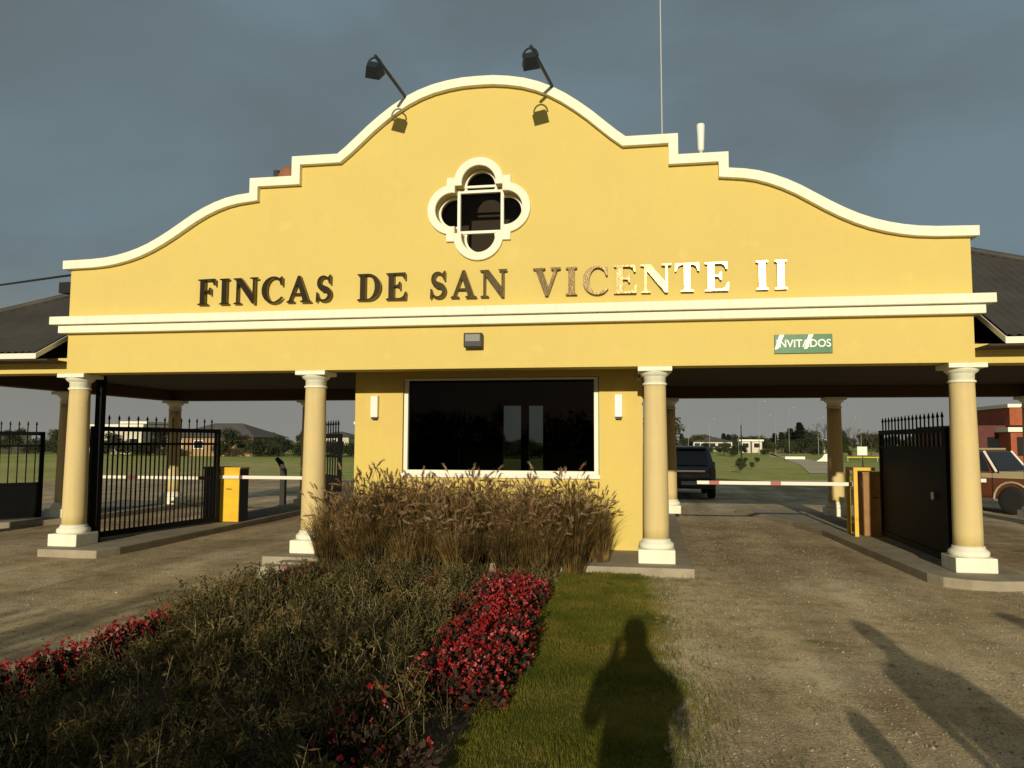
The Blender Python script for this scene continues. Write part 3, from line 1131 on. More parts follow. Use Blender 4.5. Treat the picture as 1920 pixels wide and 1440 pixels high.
def barrier(x0, x1, y0, y1, label, m, side='darkbox', z0=.12, z1=1.31):
    t = thing('lane_barrier', label, 'barrier', ((x0 + x1) / 2, (y0 + y1) / 2, z0), 0, 'lane barriers on the kerbs')
    w = (x1 - x0) / 2
    d = (y1 - y0) / 2
    h = z1 - z0
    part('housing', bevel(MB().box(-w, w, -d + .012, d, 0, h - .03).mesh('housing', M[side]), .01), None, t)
    part('front_panel', bevel(MB().box(-w + .005, w - .005, -d - .012, -d + .011, .01, h - .03).mesh('front_panel', M[m]), .005), None, t)
    part('lid', bevel(MB().box(-w - .01, w + .01, -d - .015, d + .01, h - .029, h + .01).mesh('lid', M[m]), .008), None, t)
    part('badge', MB().box(-.08, .06, -d - .016, -d - .0125, h * .60, h * .615), 'black', t)
    return t


b_ = barrier(-6.68, -6.22, 4.15, 4.55, 'yellow barrier box right of the barred gate, its white arm reaching the booth column', 'yellow')  # dark housing paints in the unlit side of the yellow box
arm(b_, -6.66, -4.2, 4.10, 1.11, [(.46, .08)], 'reddull')
b_ = barrier(-7.2, -6.76, 4.35, 4.75, 'dark barrier box behind the barred gate leaf with a white arm seen through the bars', 'darkbox')
arm(b_, -6.95, -10.5, 4.30, 1.07, [(.0, .35), (1.85, .28)], 'reddull')
b_ = barrier(6.78, 7.28, 4.18, 4.62, 'orange brown barrier box beside the black sheet gate with a red-banded arm', 'orange', 'orange', .12, 1.34)
lx, ly = -.41, -.30
fr = part('guard_frame', MB().box(lx - .035, lx + .035, ly - .035, ly + .035, 0, 1.26).box(lx - .035, lx + .035, ly + .50, ly + .57, 0, 1.26).box(lx - .035, lx + .36, ly - .035, ly + .035, 1.261, 1.32).box(lx - .035, lx + .035, ly + .036, ly + .57, 1.261, 1.32), 'yellow', b_)
arm(b_, 6.72, 3.66, 4.45, 1.10, [(1.42, .2), (2.62, .2)])
b_ = barrier(7.36, 7.66, 4.75, 5.1, 'barrier behind the right front column, only its pinkish arm end showing', 'orange', 'orange')
arm(b_, 7.6, 9.2, 4.72, 1.19, [(.9, .6)], 'reddull')
ps = thing('reader_post', 'dark short post with a small hooded head beyond the yellow barrier box', 'post', (-7.45, 8.8, 0))
part('post', MB().box(-.07, .07, -.07, .07, 0, 1.12), 'darkbox', ps)
part('head', MB().tube([(0, 0, 1.1), (-.08, 0, 1.28), (-.22, 0, 1.42)], [.07, .09, .06], 8), 'black', ps)
part('reader_light', MB().box(-.05, .06, -.1, -.071, 1.14, 1.26), 'tin', ps)


# ------------------------------------------------------------------ cars
def loft(name, secs, m, smooth=True):
    """secs: list of cross sections (same point count) along x"""
    mb = MB()
    k = len(secs[0])
    for s in secs:
        mb.v += s
    for i in range(len(secs) - 1):
        for j in range(k):
            j2 = (j + 1) % k
            mb.f.append((i * k + j, i * k + j2, (i + 1) * k + j2, (i + 1) * k + j))
    mb.f.append(tuple(range(k))[::-1])
    mb.f.append(tuple((len(secs) - 1) * k + j for j in range(k)))
    me = mb.mesh(name, M[m], smooth)
    return me


def wheel(t, x, y, r, w, side):
    wt = part('wheel', MB().lathe([(r * .62, -w / 2), (r * .93, -w / 2), (r, -w / 2 + .03), (r, w / 2 - .03), (r * .93, w / 2), (r * .62, w / 2)], 28), 'rubber', t, True)
    wt.location = (x, y, r)
    wt.rotation_euler = (R(90), 0, 0)
    rim = part('rim', MB().lathe([(r * .60, -w / 2 + .01), (r * .60, w / 2 + .004), (r * .52, w / 2 + .006), (r * .48, w / 2 - .03), (r * .20, w / 2 - .02), (r * .17, w / 2 + .012), (r * .03, w / 2 + .014)], 24), 'darkrim', wt)
    rim.rotation_euler = (0 if side > 0 else PI, 0, 0)
    return wt


def section(x, zb_, zs, hw, zt, tw, roundb=.05):
    """body section at x: sill zb_, shoulder zs half width hw, top zt half width tw"""
    return [(x, -hw + roundb, zb_), (x, -hw, zb_ + roundb * 2), (x, -hw, zs), (x, -tw - .02, zt - .05), (x, -tw + .06, zt), (x, tw - .06, zt), (x, tw + .02, zt - .05), (x, hw, zs), (x, hw, zb_ + roundb * 2), (x, hw - roundb, zb_)]


def suv(loc, rz):
    t = thing('parked_suv', 'black tall SUV seen from behind beyond the raised right-hand lane', 'car', loc, rz)
    # x forward
    secs = [section(-2.2, .45, .9, .80, 1.0, .72), section(-2.12, .38, .98, .90, 1.12, .78), section(-1.95, .35, 1.0, .93, 1.70, .70), section(-1.6, .35, 1.0, .94, 1.79, .68), section(.2, .35, 1.0, .94, 1.80, .68), section(.55, .35, 1.0, .94, 1.76, .66), section(1.15, .35, 1.0, .93, 1.12, .72), section(2.0, .35, .98, .90, 1.04, .72), section(2.3, .42, .8, .80, .86, .66)]
    b = part('body', loft('body', secs, 'carblack'), None, t)
    part('rear_window', MB().poly([(-2.165, -.66, 1.16), (-2.165, .66, 1.16), (-1.985, .60, 1.64), (-1.985, -.60, 1.64)]), 'pane', t)
    for s in (-1, 1):
        part('side_window', MB().poly([(-1.7, s * .875, 1.16), (.95, s * .90, 1.13), (.45, s * .735, 1.68), (-1.6, s * .735, 1.70)]), 'pane', t)
        part('tail_light', MB().box(-2.23, -2.13, min(s * .72, s * .87), max(s * .72, s * .87), .80, 1.10), 'reddull', t)
        part('mirror', bevel(MB().box(.70, .85, min(s * .96, s * 1.16), max(s * .96, s * 1.16), 1.02, 1.20).mesh('mirror', M['carblack']), .02), None, t)
        wheel(t, -1.35, s * .82, .37, .24, s)
        wheel(t, 1.4, s * .82, .37, .24, s)
        part('roof_rail', MB().tube([(-1.7, s * .62, 1.80), (-1.6, s * .62, 1.86), (.1, s * .62, 1.86), (.2, s * .62, 1.80)], .02, 6), 'black', t)
    part('bumper', bevel(MB().box(-2.33, -2.12, -.88, .88, .40, .66).mesh('bumper', M['black']), .04), None, t)
    part('spoiler', bevel(MB().box(-2.12, -1.9, -.62, .62, 1.72, 1.765).mesh('spoiler', M['carblack']), .012), None, t)
    part('number_plate', MB().box(-2.345, -2.331, -.24, .24, .50, .62), 'galv', t)
    part('tailgate_trim', MB().box(-2.235, -2.20, -.55, .55, .93, .985), 'chrome', t)
    part('tailgate_gap', MB().box(-2.222, -2.19, -.70, .70, .700, .712), 'rubber', t)
    part('exhaust', MB().tube([(-2.36, .5, .33), (-2.1, .5, .33)], .03, 8), 'galv', t)
    return t


suv((4.12, 17.1, 0), R(90))


def pickup(loc, rz):
    t = thing('maroon_car', 'old maroon high wagon with painted sunlit beige tops beyond the canopy at the right edge', 'car', loc, rz)
    secs = [section(-2.15, .5, .98, .84, 1.04, .76), section(-2.05, .42, 1.02, .90, 1.16, .80), section(-1.9, .40, 1.04, .92, 1.66, .70), section(-1.6, .40, 1.04, .92, 1.74, .68), section(.35, .40, 1.04, .92, 1.75, .68), section(.55, .40, 1.04, .92, 1.70, .68), section(.92, .40, 1.04, .92, 1.14, .76), section(2.0, .40, 1.02, .90, 1.10, .78), section(2.25, .46, .92, .84, .98, .74)]
    part('body', loft('body', secs, 'carred'), None, t)
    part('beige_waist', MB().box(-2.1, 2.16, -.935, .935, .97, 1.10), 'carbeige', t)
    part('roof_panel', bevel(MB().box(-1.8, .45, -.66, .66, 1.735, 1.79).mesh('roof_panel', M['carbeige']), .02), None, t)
    for xg in (-1.72, -.62, .86):
        part('door_gap', MB().box(xg - .006, xg + .006, -.938, .938, .47, 1.13), 'rubber', t)
    for xg in (-.78, .30):
        part('door_handle', MB().box(xg, xg + .16, -.955, .955, 1.02, 1.05), 'chrome', t)
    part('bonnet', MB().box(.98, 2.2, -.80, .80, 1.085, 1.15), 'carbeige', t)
    for s in (-1, 1):
        part('side_window', MB().poly([(-.55, s * .885, 1.16), (.78, s * .885, 1.16), (.50, s * .735, 1.66), (-.50, s * .735, 1.68)]), 'pane', t)
        part('side_window', MB().poly([(-1.78, s * .885, 1.16), (-.68, s * .885, 1.16), (-.66, s * .735, 1.68), (-1.72, s * .735, 1.66)]), 'pane', t)
        part('windscreen_pillar', MB().tube([(.93, s * .86, 1.14), (.55, s * .72, 1.70)], .035, 6), 'white', t)
        wheel(t, -1.3, s * .83, .38, .22, s)
        wheel(t, 1.35, s * .83, .38, .22, s)
        arch = MB()
        for cx in (-1.3, 1.35):
            pts = [(cx + .47 * math.cos(R(a)), s * .935, .40 + .47 * math.sin(R(a))) for a in range(0, 181, 18)]
            arch.tube(pts, .03, 6)
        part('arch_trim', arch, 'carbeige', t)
        part('sill', MB().box(-.8, .85, min(s * .90, s * .97), max(s * .90, s * .97), .34, .42), 'chrome', t)
        part('headlight', MB().tube([(2.22, s * .62, .82), (2.28, s * .62, .82)], .1, 14), 'bulb', t)
    part('windscreen', MB().poly([(.945, -.74, 1.16), (.945, .74, 1.16), (.585, .64, 1.68), (.585, -.64, 1.68)]), 'pane', t)
    part('bumper', bevel(MB().box(2.24, 2.36, -.88, .88, .48, .62).mesh('bumper', M['chrome']), .02), None, t)
    return t


pickup((12.3, 12.8, 0), R(-50))

# ------------------------------------------------------------------ far buildings
def house(name, label, cx, cy, w, d, h, wm, roof='flat', rm='hroof', rh=1.5, nwin=3, rz=0, win_h=1.1, storeys=1, group=None):
    t = thing(name, label, 'house', (cx, cy, 0), rz, group)
    part('wall', MB().box(-w / 2, w / 2, -d / 2, d / 2, -.02, h), wm, t)
    if roof == 'flat':
        part('roof', MB().box(-w / 2 - .3, w / 2 + .3, -d / 2 - .3, d / 2 + .3, h + .001, h + .35), 'white', t)
    else:
        mb = MB()
        o = .5
        x0, x1, y0, y1 = -w / 2 - o, w / 2 + o, -d / 2 - o, d / 2 + o
        r = min(w, d) / 2
        a = [(x0, y0, h + .001), (x1, y0, h + .001), (x1, y1, h + .001), (x0, y1, h + .001)]
        p = (x0 + r, 0, h + rh)
        q = (x1 - r, 0, h + rh)
        mb.poly([a[0], a[1], q, p]).poly([a[1], a[2], q]).poly([a[2], a[3], p, q]).poly([a[3], a[0], p]).poly(a[::-1])
        part('roof', mb, rm, t)
    for s in range(storeys):
        for k in range(nwin):
            x = -w / 2 + w * (k + .5) / nwin
            z0 = .9 + s * (h / storeys)
            f = part('window', MB().box(x - .7, x + .7, -d / 2 - .06, -d / 2 - .001, z0, z0 + win_h), 'white', t)
            part('pane', MB().box(x - .6, x + .6, -d / 2 - .07, -d / 2 - .061, z0 + .1, z0 + win_h - .1), 'pane', f)
    return t


house('white_house', 'long white flat-roofed house far behind the left gate', -73, 92, 11, 8, 3.9, 'cream', nwin=4, win_h=1.4)
house('red_house', 'far red house with a pale roof edge above the left gate spikes', -76, 101, 4.2, 6, 4.6, 'brick', nwin=1, storeys=2)
house('hipped_house', 'far house with a wide dark hipped roof right of the left gate', -52, 84, 12, 9, 2.4, 'tan', 'hip', 'hroof', 1.9, nwin=4)
house('orange_house', 'low orange-walled far house behind the top corner of the left gate', -60, 88, 6, 7, 2.5, 'tan', 'hip', 'tile', .8, nwin=2)
house('white_cottage', 'small white far house left of the booth column', -42, 98, 5.0, 5, 2.6, 'cream', 'hip', 'hroof', .8, nwin=2)
house('white_cottage', 'white far house peeping between the column and the edge-on gate', -31.5, 88, 6, 5, 4.2, 'cream', nwin=3, storeys=2)
house('white_cottage', 'pale far building behind the left edge gate leaf', -88, 84, 7, 6, 2.8, 'cream', nwin=2)
house('farm_building', 'long low pale building on the horizon right of the black SUV', 18.7, 170, 8.5, 8, 2.2, 'cream', 'hip', 'hroof', 1.1, nwin=5)
house('white_cottage', 'small white house beside the dark pole on the horizon', 23.5, 150, 1.9, 3, 2.3, 'cream', nwin=1)
house('white_cottage', 'small white house right of the dark pole, nearer the conifers', 26.0, 152, 2.0, 3, 2.3, 'cream', nwin=1)
house('white_cottage', 'small pale house right of the dark conifer cluster', 39.5, 160, 2.6, 4, 2.5, 'cream', nwin=1)
rb = thing('red_building', 'stepped two-storey dark red building with white roof edges at the right', 'house', (35.0, 60, 0))
part('wall', MB().box(-6, 6, 0, 8, -.02, 3.5), 'brickdark', rb)
part('wall', MB().box(-1.6, 7, -.8, 7, 3.5, 5.0), 'brick', rb)
part('porch', MB().box(-2.2, .9, -2.2, -.01, -.02, 2.9), 'brick', rb)
part('roof_edge', MB().box(-1.8, 7.2, -1.0, 7.2, 5.001, 5.3), 'white', rb)
part('roof_edge', MB().box(-2.5, 1.1, -2.5, -.02, 2.92, 3.3), 'white', rb)
for x in (-1.9, -.55):
    w_ = part('window', MB().box(x + .15, x + 1.2, -2.24, -2.201, .95, 2.5), 'pane', rb)
for k in range(2):
    part('window', MB().box(-5 + k * 1.9, -3.8 + k * 1.9, -.05, -.001, 1.2, 2.5), 'pane', rb)

# field signs and rails
def panel_sign(x, y, z, w, h, label, shape='box'):
    t = thing('field_sign', label, 'sign', (x, y, 0))
    part('post', MB().box(-.05, .05, -.05, .05, 0, z), 'galv', t)
    if shape == 'box':
        part('panel', MB().box(-w / 2, w / 2, -.10, -.051, z, z + h), 'white', t)
    else:
        part('panel', plate('panel', [(-w / 2, z), (w / 2, z), (w * .18, z + h * .55), (w * .05, z + h), (-w * .08, z + h), (-w * .2, z + h * .5)], [], -.1, -.051, 'white'), None, t)
    return t


panel_sign(28.2, 84, .55, 1.1, 1.0, 'square white board standing in the field beyond the right lane')
panel_sign(21.0, 70, .10, 1.9, .75, 'white tent-shaped marker in the field beside the dirt track', 'tent')
panel_sign(20.3, 82, .08, 2.2, .30, 'long low white marker lying beside the dirt track')
yr = thing('yellow_rail', 'long low yellow rail crossing the field behind the square white board', 'rail', (26, 76, 0))
part('rail', MB().box(-1.5, 8, -.04, .04, .40, .49), 'yellow', yr)
for x in (-1.4, 1.6, 4.6, 7.6):
    part('post', MB().box(x - .05, x + .05, .051, .15, 0, .5), 'galv', yr)

# poles
def pole(x, y, h, r, label, arm_=0, m='galv'):
    t = thing('pole', label, 'pole', (x, y, 0), 0, None)
    part('shaft', MB().tube([(0, 0, 0), (0, 0, h)], [r, r * .6], 8), m, t)
    if arm_:
        part('arm', MB().tube([(0, 0, h - .3), (arm_, 0, h + .1)], r * .5, 6), m, t)
        part('lamp_head', MB().box(min(arm_, arm_ * 1.35), max(arm_, arm_ * 1.35), -.12, .12, h + .02, h + .16), m, t)
    return t


def dirx(u, y):
    """world x of a direction given in degrees right of the facade normal"""
    return 2.5 + (y + 11.7) * math.tan(R(u))


pole(11.8, 62, 3.6, .07, 'dark pole standing in the field just right of the SUV', 0, 'black')
for u_, h_, a_, lab_ in ((8.4, 8.6, 1.2, 'pale thin street lamp between the dark pole and the conifers'),
                        (9.5, 6.4, -1.0, 'pale street lamp just left of the conifer cluster'),
                        (12.3, 6.0, 1.0, 'pale street lamp just right of the conifers'),
                        (12.95, 7.5, 0, 'tall pale pole left of the dark rear column'),
                        (5.0, 5.8, 1.0, 'thin pale lamp pole above the long low building'),
                        (15.0, 6.0, -1.0, 'pale lamp pole behind the square white board'),
                        (3.5, 5.0, 0, 'thin pale pole right above the SUV roof'),
                        (7.0, 7.0, 0, 'thin pale pole beside the dark pole in the field'),
                        (10.4, 7.6, 1.0, 'pale street lamp rising behind the conifers')):
    pole(dirx(u_, 118), 118, h_, .045, lab_, a_ * .7)
pole(15.7, 45.5, 1.1, .05, 'short dark stake left of the tent-shaped marker', 0, 'black')
pole(17.9, 45.5, 1.1, .05, 'short dark stake right of the tent-shaped marker', 0, 'black')


# ------------------------------------------------------------------ vegetation
def leaf_quad(mb, p, d, up, l, w):
    side = d.cross(up)
    if side.length < .01:
        side = Vector((1, 0, 0))
    side = side.normalized() * w / 2
    n = len(mb.v)
    m = p + d * l * .5
    mb.v += [tuple(p), tuple(m + side), tuple(p + d * l), tuple(m - side)]
    mb.f.append((n, n + 1, n + 2, n + 3))


def rv(rn, zmin=-1, zmax=1):
    while True:
        v = Vector((rn.uniform(-1, 1), rn.uniform(-1, 1), rn.uniform(zmin, zmax)))
        if .05 < v.length < 1:
            return v.normalized()


def crown(rn, blobs, n, leaf):
    """blobs: (x,y,z,rx,rz) ellipsoids filled near the surface with leaf clumps"""
    mb = MB()
    tot = sum(b[3] ** 2 for b in blobs)
    for (x, y, z, rx_, rz_) in blobs:
        k = int(n * rx_ ** 2 / tot)
        for _ in range(k):
            v = rv(rn)
            q = v * rn.uniform(.55, 1.06)
            f = 1 + .25 * noise.noise(Vector((v.x * 2 + x, v.y * 2 + y, v.z * 2 + z)) * 2)
            p = Vector((x + q.x * rx_ * f, y + q.y * rx_ * f, z + q.z * rz_ * f))
            leaf_quad(mb, p, rv(rn), rv(rn), leaf * rn.uniform(.7, 1.4), leaf * rn.uniform(.5, .9))
    return mb


def make_tree(name, label, loc, kind, h, group, seed):
    rn = random.Random(seed)
    t = thing(name, label, 'tree', loc, rn.uniform(0, 6), group)
    if kind == 'conifer':
        mb = MB()
        for _ in range(1800):
            f = rn.random() ** .8
            r = h * .24 * (1 - f) ** .8 * (.75 + .35 * math.sin(f * 40)) * rn.uniform(.6, 1.05) + .05
            a = rn.uniform(0, 2 * PI)
            p = Vector((r * math.cos(a), r * math.sin(a), h * (.1 + .9 * f)))
            leaf_quad(mb, p, Vector((math.cos(a), math.sin(a), -.3)), Vector((0, 0, 1)), .45, .3)
        part('crown', mb, 'dark_green', t)
        part('trunk', MB().tube([(0, 0, 0), (0, 0, h * .9)], [h * .03, h * .005], 6), 'bark', t)
    elif kind == 'bare':
        mb = MB()
        def br(p, d, l, r, n):
            q = p + d * l
            mb.tube([p, q], [r, r * .6], 4, False)
            if n:
                for _ in range(3):
                    br(q - d * l * rn.uniform(0, .4), (d + rv(rn) * .6).normalized(), l * .68, r * .6, n - 1)
        br(Vector((0, 0, 0)), Vector((0, 0, 1)), h * .34, .10, 4)
        part('trunk', mb, 'bark', t)
    elif kind == 'bush':
        bl = [(rn.uniform(-.5, .5) * h, rn.uniform(-.3, .3) * h, h * rn.uniform(.3, .6), h * rn.uniform(.35, .5), h * rn.uniform(.3, .42)) for _ in range(6)]
        part('crown', crown(rn, bl, 2400, h * .07), 'dark_green', t)
        part('trunk', MB().tube([(0, 0, 0), (0, 0, h * .5)], [h * .03, h * .015], 6), 'bark', t)
    else:
        bl = []
        nb = 6
        for k in range(nb):
            a = rn.uniform(0, 6.3)
            rr = h * .22 * rn.uniform(.3, 1.1)
            bl.append((rr * math.cos(a), rr * math.sin(a), h * rn.uniform(.38, .78), h * rn.uniform(.17, .27), h * rn.uniform(.14, .22)))
        part('crown', crown(rn, bl, 2200, h * .055), 'mid_green' if kind == 'light' else 'dark_green', t)
        tr = MB().tube([(0, 0, 0), (0, 0, h * .35), (.05 * h, 0, h * .6)], [h * .03, h * .022, h * .01], 6)
        for k in range(4):
            b = bl[k]
            tr.tube([(0, 0, h * .3), (b[0] * .8, b[1] * .8, b[2])], [h * .015, h * .005], 5)
        part('trunk', tr, 'bark', t)
    return t


protos = {}
for i, (k, h) in enumerate((('conifer', 5.5), ('dark', 4.2), ('light', 4.0), ('bare', 7.0), ('conifer', 4.2), ('bush', 3.0))):
    protos[i] = (k, h)
TL = {'conifer': ('conifer_tree', 'pointed dark conifer on the skyline beyond the right lane'),
      'dark': ('dense_tree', 'dense dark round tree on the skyline beyond the field'),
      'light': ('leafy_tree', 'lighter olive round tree on the skyline beyond the field'),
      'bush': ('tree_clump', 'low wide dark tree clump on the skyline beyond the field'),
      'bare': ('bare_tree', 'tall nearly bare thin tree beyond the field')}
first = {}


def put_tree(i, x, y, s=1, lab=None, grp=None):
    k, h = protos[i]
    nm, lb = TL[k]
    grp = grp or {'conifer': 'conifers in the distance', 'dark': 'round dark trees in the distance', 'light': 'olive trees in the distance', 'bush': 'tree clumps in the distance', 'bare': 'thin bare trees in the field'}[k]
    if i not in first:
        first[i] = make_tree(nm, lab or lb, (x, y, 0), k, h, grp, 50 + i)
        first[i].scale = (s, s, s)
        o = first[i]
    else:
        o = dup(first[i], (x, y, 0), rnd.uniform(0, 6), lab or lb, (s, s, s))
    o['group'] = grp


for u, i, s_ in ((10.3, 4, 1.05), (10.7, 0, .98), (11.35, 0, .95), (10.9, 1, .95), (11.7, 1, 1.0), (12.2, 5, .95), (10.1, 5, .9), (11.2, 5, 1.1)):
    put_tree(i, dirx(u, 150), 150 + rnd.uniform(-8, 8), s_ * 1.12)
u = 2.6
while u < 24:
    y = rnd.uniform(165, 215)
    put_tree(rnd.choice([1, 2, 5, 5, 4, 1]), dirx(u, y), y, rnd.uniform(.65, 1.4))
    u += rnd.uniform(.22, .55)
for k in range(34):
    u = rnd.uniform(3, 17)
    y = rnd.uniform(95, 160)
    put_tree(rnd.choice([1, 2, 5, 2]), dirx(u, y), y, rnd.uniform(.25, .55), 'small tree or bush standing in the open field in front of the skyline trees', 'small field trees')
put_tree(3, dirx(12.6, 95), 95, .95, 'tall nearly bare thin tree left of the dark rear column')
put_tree(3, dirx(14.4, 100), 100, .85, 'tall nearly bare thin tree right of the dark rear column')
put_tree(3, dirx(15.6, 110), 110, .8, 'thin bare tree behind the top of the black sheet gate')
put_tree(2, 3.9, 44, 1.0, 'green leafy tree just left above the roof of the black SUV')
for (x, y, s_) in ((8.9, 40, .34), (10.4, 52, .36), (11.6, 58, .32), (9.6, 44, .30), (22, 112, .5), (10.6, 47, .26), (14, 118, .6), (13.2, 62, .3)):
    put_tree(2, x, y, s_ * .55, 'low bush growing in the rough grass beyond the right lane', 'low bushes in the rough grass')
u = -43
while u < -7:
    y = rnd.uniform(76, 84)
    put_tree(rnd.choice([1, 5, 5, 5]), dirx(u, y), y, rnd.uniform(.55, .9), 'dark bushy tree in the belt behind the left field, ' + ('seen through the left edge gate' if u < -37 else 'seen through the barred gate' if u < -30.5 else 'right of the barred gate' if u < -24 else 'left of the booth'), 'dark trees behind the left field')
    u += rnd.uniform(.5, .95)
for k in range(14):
    u = -42 + k * 2.2 + rnd.uniform(-.3, .3)
    y = rnd.uniform(105, 130)
    put_tree(rnd.choice([1, 2]), dirx(u, y), y, rnd.uniform(.8, 1.1), 'tree standing behind the far houses on the left', 'trees behind the far left houses')


# fountain grass
def fgrass(seed):
    rn = random.Random(seed)
    bl = MB()
    pl = MB()
    for k in range(520):
        a = rn.uniform(0, 2 * PI)
        lean = min(abs(rn.gauss(0, .22)), .55)
        Lh = rn.uniform(.55, 1.12)
        d = Vector((math.cos(a), math.sin(a), 0))
        p0 = d * rn.uniform(0, .17)
        w = rn.uniform(.004, .009)
        a2 = a + rn.uniform(-1.5, 1.5)
        side = Vector((-math.sin(a2), math.cos(a2), 0)) * w
        curl = rn.uniform(.05, .6) ** 1.3
        n = len(bl.v)
        segs = 6
        for s in range(segs + 1):
            f = s / segs
            p = p0 + d * (lean * f + curl * f ** 3) * Lh * .8 + Vector((0, 0, Lh * (f - curl * .75 * f ** 4)))
            ww = side * (1 - f * .85)
            bl.v += [tuple(p - ww), tuple(p + ww)]
        for s in range(segs):
            b = n + s * 2
            bl.f.append((b, b + 1, b + 3, b + 2))
    for k in range(24):
        a = rn.uniform(0, 2 * PI)
        lean = abs(rn.gauss(0, .17)) + .03
        Lh = rn.uniform(.85, 1.45)
        d = Vector((math.cos(a), math.sin(a), 0))
        cu = rn.uniform(.02, .34)
        pts = []
        for s in range(9):
            f = s / 8
            pts.append(d * (lean * f + cu * f ** 4) * Lh + Vector((0, 0, Lh * (f - cu * .75 * f ** 5))))
        bl.tube(pts[:8], .0025, 3, False)
        hl = rn.uniform(.10, .17)
        t0 = (pts[8] - pts[7]).normalized()
        b0 = pts[7]
        bend = Vector((d.x, d.y, -1)) * rn.uniform(-.1, .35)
        head = [b0, b0 + t0 * hl * .5, b0 + t0 * hl * .9 + bend * hl * .35]
        pl.tube([head[0], head[0].lerp(head[1], .5), head[1], head[1].lerp(head[2], .5), head[2]], [.004, .010, .012, .009, .003], 5)
        for q in range(40):
            f = rn.random()
            p = head[0].lerp(head[1], f * 2) if f < .5 else head[1].lerp(head[2], f * 2 - 1)
            dd = (rv(rn) + (head[2] - head[0]).normalized() * .9).normalized()
            leaf_quad(pl, p, dd, rv(rn), .04, .005)
    return bl.mesh('blades', M['grassbl']), pl.mesh('plumes', M['plume'])


FGL = 'brown fountain grass clump with arching plumes in the tall mass before the booth window'
fg = [fgrass(s) for s in (1, 2, 3, 4, 5)]
pos = []
for row, (y, n_, x0, x1) in enumerate(((-.95, 10, -1.95, 1.35), (-.55, 11, -2.2, 1.62), (-.12, 11, -2.25, 1.75), (.34, 11, -2.2, 1.78), (.82, 11, -2.15, 1.75))):
    for k in range(n_):
        x = x0 + (x1 - x0) * k / (n_ - 1) + rnd.uniform(-.16, .16)
        pos.append((x, y + rnd.uniform(-.17, .17)))
for i, (x, y) in enumerate(pos):
    t = thing('fountain_grass', FGL, 'ornamental grass', (x, y, .12 if y > -.4 else .02), rnd.uniform(0, 6), 'fountain grass clumps before the booth')
    b, p = fg[i % 5]
    link('blades', b, t)['kind'] = 'stuff'
    link('plumes', p, t)['kind'] = 'stuff'
    s = rnd.uniform(.86, 1.08) * (1.08 if y > -.3 else rnd.uniform(.72, 1.0)) * (.86 if abs(x + .2) > 1.8 else 1)
    t.scale = (s * .98, s * .98, s)
    t.rotation_euler = (rnd.uniform(-.13, .13), rnd.uniform(-.13, .13), t.rotation_euler[2])


# dry bedding shrubs
def shrub_mesh(seed, leafy):
    rn = random.Random(seed)
    lf = MB()
    tw = MB()
    for k in range(36):
        a = rn.uniform(0, 6.3)
        lean = rn.uniform(.1, .9)
        h = rn.uniform(.18, .42)
        d = Vector((math.cos(a) * lean, math.sin(a) * lean, 1)).normalized()
        p = Vector((rn.uniform(-.1, .1), rn.uniform(-.1, .1), 0))
        q = p + d * h * .6 + rv(rn) * .04
        e = q + (d + rv(rn) * .5).normalized() * h * .5
        if k % 2 == 0:
            tw.tube([p, q, e], [.004, .003, .0015], 3, False)
        for _ in range(leafy):
            f = rn.random() ** .6
            c = p.lerp(q, f * 2) if f < .5 else q.lerp(e, f * 2 - 1)
            dd = (rv(rn) + Vector((0, 0, .35))).normalized()
            leaf_quad(lf, c, dd, rv(rn), rn.uniform(.03, .075), rn.uniform(.007, .018))
    return lf.mesh('leaves', M['shrub']), tw.mesh('twigs', M['twig'])


SHL = 'low straggly olive and straw-coloured bedding plant in the foreground bed'
sh = [shrub_mesh(s, n_) for s, n_ in ((11, 12), (12, 17), (13, 7), (14, 14), (15, 20), (16, 4))]
cnt = 0
y = -1.25
sp = []
while y > -9.6:
    x = -2.1
    while x < 1.3:
        sp.append((x + rnd.uniform(-.12, .12), y + rnd.uniform(-.12, .12)))
        x += .27
    y -= .27
rnd.shuffle(sp)
sp = [p for p in sp if not (p[0] > .75 and p[1] < -2.2 and p[1] > -6.6) and not (p[0] < -1.65 and p[1] < -4.8)]
sp = [p for p in sp if p[1] > -8.6]
for i, (x, y) in enumerate(sp[:290]):
    look = ['half-leafy olive', 'leafy dull green', 'sparse straw-coloured', 'loose olive', 'dense dark green', 'nearly leafless pale twiggy'][i % 6]
    zx = 'at the left' if x < -1.2 else ('left of the middle' if x < -.4 else ('right of the middle' if x < .4 else 'at the right'))
    zy = 'by the grass' if y > -2.5 else ('a third down' if y > -4 else ('halfway down' if y > -5.5 else ('lower down' if y > -7 else 'near the camera')))
    t = thing('bedding_plant', look + ' bedding plant ' + zx + ' of the bed, ' + zy, 'plant', (x, y, .02), rnd.uniform(0, 6), 'straggly bedding plants in the foreground bed')
    l, w_ = sh[i % 6]
    link('leaves', l, t)['kind'] = 'stuff'
    link('twigs', w_, t)['kind'] = 'stuff'
    s = rnd.uniform(.6, 1.2) * (.72 if y > -2.4 else .92)
    t.scale = (s, s, s)


